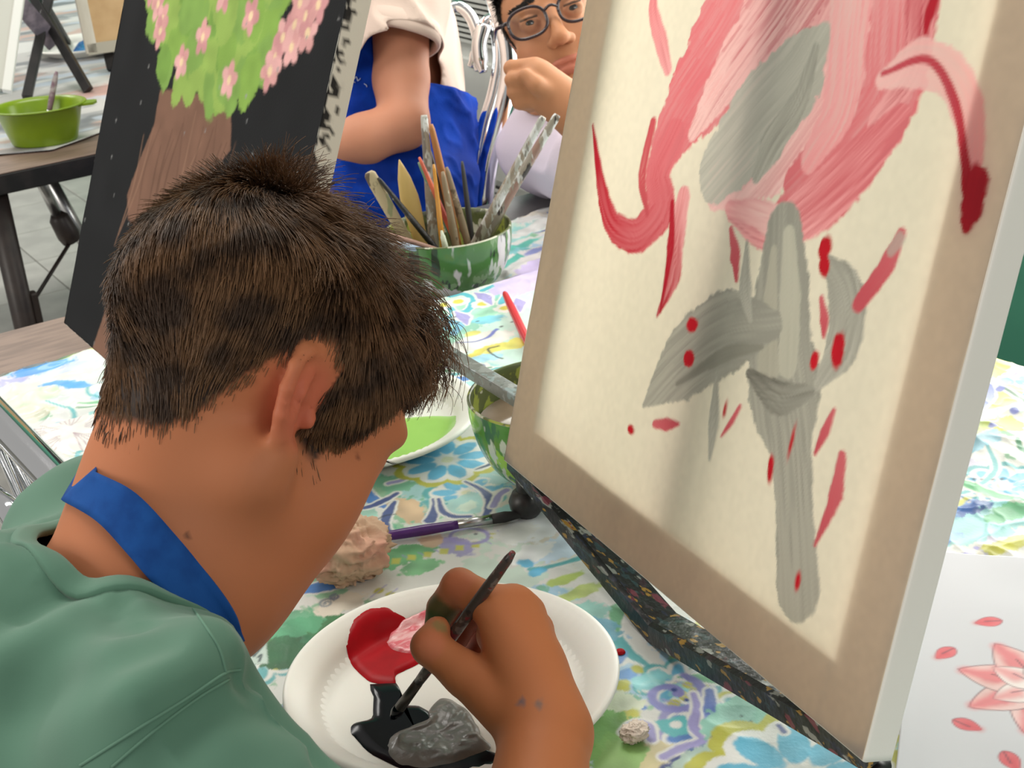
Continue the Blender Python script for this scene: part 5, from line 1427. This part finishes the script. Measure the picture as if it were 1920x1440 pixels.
def brush(name, P0, P1, r, mh, label, group=None, ferrule=None, bristle=None, taper=.75, bm=None, fl=.018, bl=.018, n=12):
    """handle end P0 to bristle tip P1"""
    d = nrm(P1 - P0); Ln = np.linalg.norm(P1 - P0)
    t = thing(name, (P0 + P1) / 2, label, 'paintbrush', group)
    e = Ln - (fl if ferrule else 0) - (bl if bristle else 0)
    obj('handle', *tube([P0 + d * x * e for x in (0, .006 / e, .25, .7, .93, 1)], [r * .5 * taper, r * .8 * taper, r * taper * 1.02, r * 1.1, r * .95, r * .85], n), mh, t)
    if ferrule:
        obj('ferrule', *tube([P0 + d * (e - .001), P0 + d * (e + fl * .5), P0 + d * (e + fl)], [r * .9, r * .95, r * 1.05], n), ferrule, t)
        if bristle:
            obj('bristles', *tube([P0 + d * (e + fl - .001), P0 + d * (e + fl + bl * .35), P0 + d * (e + fl + bl * .75), P1], [r * 1.0, r * 1.15, r * .7, r * .12], n), bristle, t)
    return t
m_br_dark = mat_splatter('dark_painted_handle', (66, 58, 54), [(104, 96, 90), (40, 36, 36), (110, 40, 46)], 90, .4)
m_bristle = mat('dark_bristle', (36, 34, 34), .6)
m_purple = mat('purple_handle', (96, 44, 134), .3, c2=(82, 36, 116), nscale=40, spec=.5)
m_redh = mat('red_handle', (196, 32, 44), .3)
brush('paintbrush', BTOP, BT, .0034, m_br_dark, 'dark paint stained brush held in the boy\'s hand', None, mat('dull_dark_ferrule', (70, 66, 60), .4, .6), m_blk, 1.0, fl=.026, bl=.014)
pa0 = onz(640, 1019, .7475); pa1 = onz(992, 962, .7475)
brush('paintbrush', pa0, pa1, .0040, m_purple, 'purple handled paintbrush lying on the cloth beyond the plate', None, m_steel, m_bristle, .9, fl=.026, bl=.03)
pr0 = onz(946, 549, .7475 + .004); pr1 = onz(1012, 690, .7475)
brush('paintbrush', pr0, pr1, .0042, m_redh, 'red handled paintbrush lying beside the canvas edge', None, m_steel, m_bristle, 1.0)
# crumpled brown paper towel
ct = onz(660, 1072, .744) + [0, 0, .020]
V, F = [], []
nu, nv = 90, 56
for j in range(nv):
    th_ = math.pi * j / (nv - 1)
    for i in range(nu):
        a = 2 * math.pi * i / nu
        V.append((math.sin(th_) * math.cos(a), math.sin(th_) * math.sin(a), math.cos(th_)))
V = np.array(V)
def rg(s, sd): return 1 - np.abs(vnoise(V[:, 0] + .3 * V[:, 2], V[:, 1], V[:, 2], s, sd))
def rgs(sx, sy, sz, sd): return 1 - np.abs(vnoise(V[:, 0] / sx, V[:, 1] / sy, V[:, 2] / sz, 1.0, sd))
wx = .35 * vnoise(V[:, 0], V[:, 1], V[:, 2], .5, 75)
V0 = V; V = V + wx[:, None] * np.array([.6, .8, .5])
rr_ = .86 + .20 * rgs(.9, .5, .35, 71) ** 2 + .17 * rgs(.28, .6, .22, 72) ** 3 + .12 * rgs(.16, .22, .5, 74) ** 4 + .06 * rgs(.1, .1, .16, 73) ** 3; V = V0
rr_ = rr_ - .42 * sstep(.55, .0, np.linalg.norm(V - np.array([.5, -.45, .74]), axis=1))
V = V * rr_[:, None] * np.array([.0285, .0265, .0210])
V = np.where(V[:, 2:] < -.0195, np.concatenate([V[:, :2] * 1.25, np.full((len(V), 1), -.0195)], 1), V) + ct
F = [(j * nu + i, (j + 1) * nu + i, (j + 1) * nu + (i + 1) % nu, j * nu + (i + 1) % nu) for j in range(nv - 1) for i in range(nu)]
tow = obj('paper_towel', V, F, mat('brown_paper_towel', (206, 172, 146), .85, c2=(212, 160, 140), nscale=26, spec=.2, bump=(160, .3, .001))); tag(tow, 'crumpled brown paper towel beside the boy\'s chin', 'paper towel')
drop = obj('paint_drop', *lathe([(.0, .0021), (.0015, .0020), (.0028, .0014), (.0034, .0004), (.0035, 0)], 20, onz(1163, 1223, .7425)), m_red); tag(drop, 'small red paint drop on the cloth right of the plate', 'paint')
lump = obj('paper_scrap', V * .0 + (V - ct) * np.array([.30, .26, .24]) + (onz(1190, 1385, .7425) + [0, 0, .0052]), F, mat('pale_paper_scrap', (220, 206, 192), .85)); tag(lump, 'tiny crumpled pale paper scrap right of the boy\'s wrist', 'paper')

# reference print lying at right: line-drawn pink blossom with loose petals
pq = [onz(1725, 1032, .7475), onz(1665, 1430, .7475)]
pu_ = nrm((onz(1920, 1048, .7475) - pq[0])); pv_ = nrm(pq[1] - pq[0]); pv_ = nrm(pv_ - pu_ * (pv_ @ pu_)); PW_, PH_ = .2159, .2794
pp = Paint(0, PW_, 0, PH_, .0011, (214, 214, 221), 91)
def C3(u, v):
    p = onz(u, v, .7475) - pq[0]; return np.array([p @ pu_, p @ pv_])
def C3s(*q): return [C3(*z) for z in q]
INK = (120, 70, 84)
def petal(c, ang, ln, wd, c1, c2):
    d_ = np.array([math.cos(ang), math.sin(ang)]); n_ = np.array([-d_[1], d_[0]]); t_ = np.linspace(0, 1, 22)
    prof = np.sin(np.pi * t_ ** .8) ** .8 * wd
    P = np.concatenate([c + d_ * (t_ * ln)[:, None] + n_ * prof[:, None], (c + d_ * (t_ * ln)[:, None] - n_ * prof[:, None])[::-1]])
    pp.poly(P, INK, 1, 0); m_ = c + d_ * ln * .5; pp.poly(m_ + (P - m_) * .95, c1, 1, 0)
    pp.stroke([c + d_ * ln * .55, c + d_ * ln * .92], [wd * .5, wd * .25], c2, .8, .2, soft=.004); pp.stroke([c + d_ * ln * .1, c + d_ * ln * .6 + n_ * wd * .15], .0005, INK, .8, .05)
# one open blossom running off the sheet's right side in the frame, loose petals about it
bc_ = C3(1955, 1290)
for k in range(8): petal(bc_, k * .785 + .2, .052, .0150, (240, 204, 202), (226, 104, 112))
for k in range(6): petal(bc_, k * 1.047 + .5, .034, .0110, (244, 232, 230), (232, 140, 144))
pp.blob(bc_, .0085, None, 0, INK, 1, .05); pp.blob(bc_, .0078, None, 0, (236, 206, 120), 1, .05)
for u, v, an in ((1790, 1215, 2.2), (1785, 1350, .4), (1880, 1410, 1.1), (1880, 1165, 2.8)): petal(C3(u, v), an, .019, .0058, (228, 112, 120), (216, 84, 94))
lift_ = .0004 + .0012 * vnoise(pp.X, pp.Y, None, .07, 6) ** 2 + .0006 * sstep(.01, 0, pp.X)
V = (pq[0] + pp.X[..., None] * pu_ + pp.Y[..., None] * pv_ + lift_[..., None] * np.array([0, 0, 1.])).reshape(-1, 3)
F = pp.grid_faces()[:, ::-1]
sheet_ = obj('printed_sheet', V, F, mat_col('print_paper', .55, .3), None, col=pp.C.reshape(-1, 3)); tag(sheet_, 'white printed sheet with a pink blossom drawing at lower right', 'paper')
md = sheet_.modifiers.new('thickness', 'SOLIDIFY'); md.thickness = .0004; md.offset = -1

# bowls
def bowl(name, c, R, h, rb, m_out, m_in, label, th=.003, n=64, lip=.0012):
    t = thing(name, c, label, 'bowl')
    out = [(rb * .5, .0), (rb, .0), (rb * 1.02, .003)] + [(rb + (R - rb) * math.sin(x) ** 1.0, .003 + (h - .003) * (1 - math.cos(x))) for x in np.linspace(.12, math.pi / 2, 14)]
    obj('outer_wall', *lathe(out, n, c), m_out, t)
    inn = [(R, h), (R - .0006, h + lip), (R - th * .7, h + lip), (R - th, h)] + [((rb - th) + (R - rb) * math.sin(x), .006 + (h - .006) * (1 - math.cos(x))) for x in np.linspace(math.pi / 2 - .1, .1, 14)] + [(0.0005, .006)]
    obj('inner_wall', *lathe(inn, n, c, foot=False), m_in, t)
    return t
m_bowl = mat_splatter('green_glazed_bowl', (78, 122, 66), [(190, 196, 190), (50, 62, 48), (120, 150, 110), (206, 200, 206)], 46, .16, (1, 1, .28), .58)
m_bowl_in = mat_splatter('smeared_bowl_inside', (92, 100, 60), [(60, 62, 44), (150, 158, 70), (190, 188, 170)], 40, .3, None, .58)
bc = np.array([.793, 1.462, .7115])
bowl1 = bowl('brush_bowl', bc, .0745, .074, .036, m_bowl, m_bowl_in, 'paint dripped green bowl crowded with paintbrushes', n=72)
bc2 = onz(1036, 738, .817); bc2 = np.array([bc2[0], bc2[1], .7445])
bowl2 = bowl('water_bowl', bc2, .070, .074, .034, mat_splatter('green_glazed_bowl_near', (84, 140, 58), [(150, 196, 60), (60, 108, 70), (196, 206, 190)], 40, .14, (1, 1, .4), .56), m_bowl_in, 'green bowl of murky rinse water behind the cream canvas')
obj('rinse_water', *lathe([(.001, 0), (.060, 0), (.0635, .0006)], 40, bc2 + [0, 0, .050]), mat('murky_water', (150, 128, 110), .06, c2=(136, 116, 98), nscale=20, spec=.6), bowl2)
gb = onz(94, 276, .742); gc = np.array([gb[0] + .006, gb[1] + .046, .7425])
m_lime = mat('lime_plastic', (122, 148, 18), .28, c2=(110, 138, 20), nscale=10, spec=.5, sss=.05)
t = thing('mixing_bowl', gc, 'oval lime green plastic bowl with a brush on the left table', 'bowl')
ax_ = np.array([nrm(RT * [1, 1, 0]), nrm(np.cross((0, 0, 1), RT * [1, 1, 0])), [0, 0, 1.]])
ro = [(.030, 0), (.052, 0), (.054, .003), (.062, .028), (.070, .056), (.0745, .0585), (.078, .0595), (.0785, .0610), (.076, .0620), (.0715, .0612), (.066, .055), (.058, .026), (.050, .005), (.001, .004)]
obj('shell', *lathe(ro, 64, gc, ax_, 1.0, .82), m_lime, t)
sp = [gc + ax_[0] * x + ax_[1] * y + [0, 0, z] for x, y, z in ((.070, .016, .0600), (.094, .011, .0605), (.097, 0, .061), (.094, -.011, .0605), (.070, -.016, .0600))]
obj('spout', sp + [p - np.array([0, 0, .004]) for p in sp], [(0, 1, 2, 3, 4), (9, 8, 7, 6, 5), (0, 5, 6, 1), (1, 6, 7, 2), (2, 7, 8, 3), (3, 8, 9, 4)], m_lime, t, smooth=False)
brush('paintbrush', K(106, 134, 2.47), gc + ax_[0] * -.004 + ax_[1] * .02 + [0, 0, .010], .0045, mat('mauve_worn_handle', (112, 84, 96), .5, c2=(150, 140, 140), nscale=90), 'mauve handled brush standing in the lime green bowl', None, m_steel, m_bristle, 1.0)
# far plates on the left table
fp = onz(158, 100, .745)
pl3 = foam_plate('far white foam plate holding blue paint on the left table', (fp[0] + .02, fp[1] + .04, .7415), .112)
fz_ = .7445
puddle('blue_paint', pl3, O2(fz_ + .003, (136, 97), (146, 84), (170, 78), (205, 78), (214, 92), (206, 103), (170, 102)), fz_, .010, mat('blue_paint', (64, 150, 206), .3, c2=(30, 96, 160), nscale=30), .002, 54)
cp = onz(-4, 168, .742)
t = thing('paper_cup', (cp[0] - .03, cp[1], .7415), 'white cup cut off by the left edge of the frame', 'cup')
obj('cup_wall', *lathe([(.024, 0), (.026, 0), (.034, .034), (.0355, .036), (.034, .0365), (.031, .034), (.023, .003), (.0005, .003)], 32, (cp[0] - .012, cp[1], .7415)), m_foam, t)

# brushes and sticks standing in the bowl
m_tan = mat_splatter('worn_tan_wood', (176, 158, 126), [(120, 110, 80), (140, 140, 104), (92, 76, 60)], 50, .55, (1, 1, .3), .60)
m_honey = mat('honey_wood', (206, 176, 112), .45, c2=(190, 156, 90), nscale=22, stretch=(1, 1, .2))
m_blkh = mat_splatter('black_handle', (26, 24, 24), [(150, 146, 140), (60, 56, 56)], 120, .35, None, .62)
m_wd = mat('orange_wood', (182, 122, 62), .42, c2=(156, 100, 50), nscale=50, stretch=(1, 1, .2))
m_wd2 = mat_splatter('greyed_wood', (134, 116, 92), [(96, 80, 60), (170, 160, 140)], 60, .55)
m_amb = mat('amber_lacquer', (206, 140, 50), .25, coat=.4)
m_acr = mat_splatter('clear_acrylic_smeared', (178, 176, 170), [(120, 112, 106), (214, 214, 214), (150, 136, 122)], 90, .12, (1, 1, .3), .55)
m_acr2 = mat_splatter('clear_acrylic_inked', (150, 142, 132), [(60, 52, 54), (206, 206, 206), (120, 108, 96), (150, 120, 110)], 80, .14, (1, 1, .3), .57)
m_pale = mat('pale_handle', (206, 208, 198), .4, c2=(170, 176, 150), nscale=60)
m_gold = mat('brass_ferrule', (200, 160, 60), .25, 1.0)
Zb = bc + [0, 0, .010]
def bz(zx, zy): return 660 + zx * .20833, 200 + zy * .20833
fwd_h = nrm(FW * [1, 1, 0]); rth = nrm(RT * [1, 1, 0])
def inbowl(zx, zy):
    """the foot of a brush inside the bowl, below what can be seen"""
    u, v = bz(zx, zy); p = onplane(u, v, bc, -FW); q = p - bc; x = float(np.clip(q @ rth, -.058, .058)) * .55
    return x
def stand(zt, zb, dy0, dy1, zf=.012):
    """top seen at zt and crossing the rim plane at zb; dy = depth offsets behind the bowl's middle at foot and top"""
    P0 = onplane(*bz(*zt), bc + fwd_h * dy1, fwd_h)
    P1 = onplane(*bz(*zb), bc + fwd_h * dy0, fwd_h)
    d = nrm(P1 - P0); f = (bc[2] + zf - P0[2]) / d[2]
    Q = P0 + d * f; q = Q - bc; r = np.hypot(q[0], q[1])
    lim = .030
    if r > lim: Q = np.array([bc[0] + q[0] * lim / r, bc[1] + q[1] * lim / r, Q[2]])
    return P0, Q
IN = 'brushes standing in the dripped bowl'
def std_brush(zt, zb, r, m, label, dy0=.0, dy1=.0, ferr=m_steel, nm='paintbrush', taper=.8):
    P0, Q = stand(zt, zb, dy0, dy1); return brush(nm, P0, Q, r, m, label, IN, ferr, m_bristle, taper)
def blade(zt, zb, label, dy, prof, m, th=.0022, hole=None, cat='stick', nm='wooden_stick'):
    P0, Q = stand(zt, zb, dy * .4, dy); d = nrm(Q - P0); Ln = np.linalg.norm(Q - P0)
    sd = nrm(np.cross(d, FW)); nn = np.cross(sd, d)
    t = thing(nm, (P0 + Q) / 2, label, cat, IN); V = []; m_ = len(prof)
    for x, hw in prof:
        p = P0 + d * Ln * x
        for a in np.linspace(0, 2 * math.pi, 12, endpoint=False): V.append(p + sd * hw * math.cos(a) + nn * th * math.sin(a))
    F = [(i * 12 + k, i * 12 + (k + 1) % 12, (i + 1) * 12 + (k + 1) % 12, (i + 1) * 12 + k) for i in range(m_ - 1) for k in range(12)] + [tuple(range(11, -1, -1)), tuple((m_ - 1) * 12 + k for k in range(12))]
    obj('blade', V, F, m, t)
    if hole is not None:
        p = P0 + d * Ln * hole + nn * th * (1 if nn @ FW < 0 else -1) * .9
        obj('hole', *lathe([(.0, .0), (.0022, .0), (.0026, .0003)], 14, p, np.array([sd, d, nn * (1 if nn @ FW < 0 else -1)])), m_slot, t)
    return t
blade((150, 590), (470, 1160), 'flat worn wooden stick with a hole, leftmost in the bowl', -.01, [(0, .0045), (.02, .0068), (.1, .0074), (.6, .0066), (1, .006)], m_tan, .0028, .10)
blade((425, 478), (590, 1100), 'leaf shaped honey coloured wooden paddle in the bowl', .02, [(0, .0006), (.05, .0032), (.15, .0076), (.30, .0108), (.40, .0108), (.55, .0092), (.75, .007), (1, .006)], m_honey, .0022, None, 'paddle', 'wooden_paddle')
std_brush((235, 640), (720, 1200), .0036, m_blkh, 'black handled brush slanting left across the leaf shaped paddle', -.03, -.01)
std_brush((605, 455), (780, 860), .0032, mat('orange_red_tip', (214, 106, 70), .4, c2=(170, 70, 60), nscale=20), 'thin orange red handled brush left of the amber handle', -.005, 0)
std_brush((600, 500), (770, 880), .0032, mat('teal_dabbed', (120, 130, 92), .5, c2=(86, 140, 120), nscale=60), 'thin green dabbed brush beneath the orange red handle', .012, .016)
blade((648, 75), (710, 900), 'tall flat clear acrylic handle, tallest at the left', .025, [(0, .0034), (.02, .0042), (.5, .0060), (1, .0062)], m_acr, .0026, None, 'paintbrush', 'acrylic_handle')
std_brush((710, 160), (900, 1000), .0048, m_wd, 'thick orange wooden brush handle, second tallest on the left', .01, .02, taper=.9)
std_brush((690, 375), (800, 780), .0042, mat('dark_umber_handle', (58, 44, 36), .4), 'dark umber handle between acrylic and orange wood', .018, .03)
std_brush((735, 520), (790, 1220), .0030, m_amb, 'slim amber lacquered brush handle at the middle front', -.04, -.03, m_gold)
std_brush((815, 585), (915, 1120), .0044, m_wd2, 'grey worn brush with pale tip beside the orange wooden handle', -.02, -.01, m_gold)
std_brush((850, 545), (1040, 1130), .0042, m_wd2, 'tall greyed wooden brush handle leaning left at the middle', 0, .01)
std_brush((990, 490), (1095, 1050), .0034, mat('charcoal_handle', (46, 46, 46), .5), 'thin charcoal handle standing alone at the back right', .03, .05)
blade((1722, 92), (1100, 1250), 'long clear acrylic handle leaning right, the left of the pair', -.02, [(0, .0034), (.02, .0044), (.5, .0056), (1, .006)], m_acr, .0034, None, 'paintbrush', 'acrylic_handle')
blade((1850, 72), (1150, 1230), 'long ink stained acrylic handle leaning right, the right of the pair', .016, [(0, .0036), (.02, .0048), (.4, .0060), (.6, .0064), (1, .006)], m_acr2, .0036, None, 'paintbrush', 'acrylic_handle')
std_brush((1530, 600), (1220, 1180), .0052, mat('olive_grey_handle', (150, 146, 116), .4, c2=(120, 116, 90), nscale=50), 'olive grey handle under the two long acrylic handles', .012, .02)
# two lying across the rim at left, one stub
def over(zt, zb, dy0, dy1, r, m, label, ferr=None):
    P0 = onplane(*bz(*zt), bc + fwd_h * dy1, fwd_h); P1 = onplane(*bz(*zb), bc + fwd_h * dy0, fwd_h)
    return brush('paintbrush', P0, P1, r, m, label, IN, ferr, None, .9)
over((-60, 1030), (830, 1310), -.055, -.035, .0030, mat('dusty_rose_wood', (150, 116, 104), .45), 'dusty rose brush lying across the front rim of the bowl')
over((-60, 1110), (720, 1318), -.066, -.045, .0034, mat('white_blue_handle', (214, 212, 204), .35, c2=(150, 166, 190), nscale=30), 'white and blue brush lying over the left rim of the bowl')
over((805, 1115), (850, 1310), -.05, -.046, .0032, m_pale, 'short pale green stub standing at the front of the bowl')

# chrome chairs
m_seat = mat('dark_vinyl', (40, 42, 48), .4)
ch = thing('chrome_chair', (1.20, 1.95, 0), 'chrome tube chair behind the child in glasses', 'chair')
def KS(d, *q): return [K(u, v, d) for u, v in q]
def to_floor(P, dx=0, dy=0): return np.vstack([P, [P[-1] + [dx * .5, dy * .5, -.3], [P[-1][0] + dx, P[-1][1] + dy, .006]]])
obj('back_tube', *tube(to_floor(spline(KS(2.20, (905, -70), (930, 0), (950, 70), (956, 130), (948, 190), (932, 250), (916, 310), (905, 385)), 40)), .0150, 14), m_chrome, ch)
obj('back_tube', *tube(to_floor(spline(KS(2.24, (902, 132), (898, 95), (906, 55), (920, 38), (932, 62), (936, 115), (926, 175), (908, 235), (896, 300), (890, 385)), 48)), .0105, 14), m_chrome, ch)
obj('back_tube', *tube(spline(KS(2.26, (835, 20), (858, 12), (880, 28), (893, 58), (896, 85), (891, 105), (882, 126)), 36), np.append(np.full(30, .0095), [.0090, .008, .007, .0062, .0058, .0054]), 14), m_chrome, ch)
obj('back_tube', *tube(spline(KS(2.23, (908, 48), (899, 80), (900, 108), (906, 136)), 20), np.append(np.full(15, .0120), [.0105, .009, .0078, .0068, .006]), 14), m_chrome, ch)
sc = K(905, 385, 2.22); obj('seat', *box((sc[0] + .18, sc[1] + .12, .45), (.38, .38, .03)), m_seat, ch, smooth=False, auto=.01)
ch2 = thing('chrome_chair', (.95, 2.2, 0), 'chrome tube chair behind the seated person in blue apron', 'chair')
obj('back_tube', *tube(to_floor(spline(KS(2.42, (820, 100), (836, 150), (843, 195), (842, 250), (832, 300), (826, 360)), 30)), .0085, 12), m_chrome, ch2)
q0 = K(826, 360, 2.42); obj('seat', *box((q0[0] - .12, q0[1] - .03, .44), (.36, .36, .03)), m_seat, ch2, smooth=False, auto=.01)
ch3 = thing('chrome_chair', (.05, 1.25, 0), 'chrome tube chair pushed against the left table edge beside the boy', 'chair')
A0 = np.array([.222, 1.56, .742]); A1 = np.array([.232, 1.02, .742])
p0 = onplane(-20, 768, (.225, 0, 0), (1, 0, 0)); p1 = onplane(120, 915, (.232, 0, 0), (1, 0, 0)); dd_ = nrm(p1 - p0)
obj('arm_tube', *tube(to_floor(spline([p0 - dd_ * .12 + [0, 0, -.06], p0 - dd_ * .06, p0, (p0 + p1) / 2, p1, p1 + dd_ * .10, p1 + dd_ * .16 + [-.01, 0, -.06]], 40)), .0155, 18), m_chrome, ch3)
for k, (o_, dz, r) in enumerate((((-.036, .02, -.035), -.10, .0115), ((-.07, .05, -.075), -.14, .0095))):
    q_ = np.array(o_); obj('side_tube', *tube(spline([p0 + q_ - dd_ * .1, p0 + q_, (p0 + p1) / 2 + q_ + [0, 0, -.004], p1 + q_, p1 + q_ + [0, -.02, dz], [p1[0] + q_[0], p1[1] - .04, .006]], 36), r, 14), m_chrome, ch3)
for u0, v0, u1_, v1_ in ((6, 855, 40, 935), (24, 845, 66, 930), (45, 870, 80, 925)):
    a = K(u0, v0, 1.36); b = K(u1_, v1_, 1.34); obj('spindle', *tube([a + (a - b) * .15, a, b, b + (b - a) * .8], .0052, 10), m_chrome, ch3)
obj('seat', *box((.02, 1.26, .45), (.36, .40, .035)), m_seat, ch3, smooth=False, auto=.012)
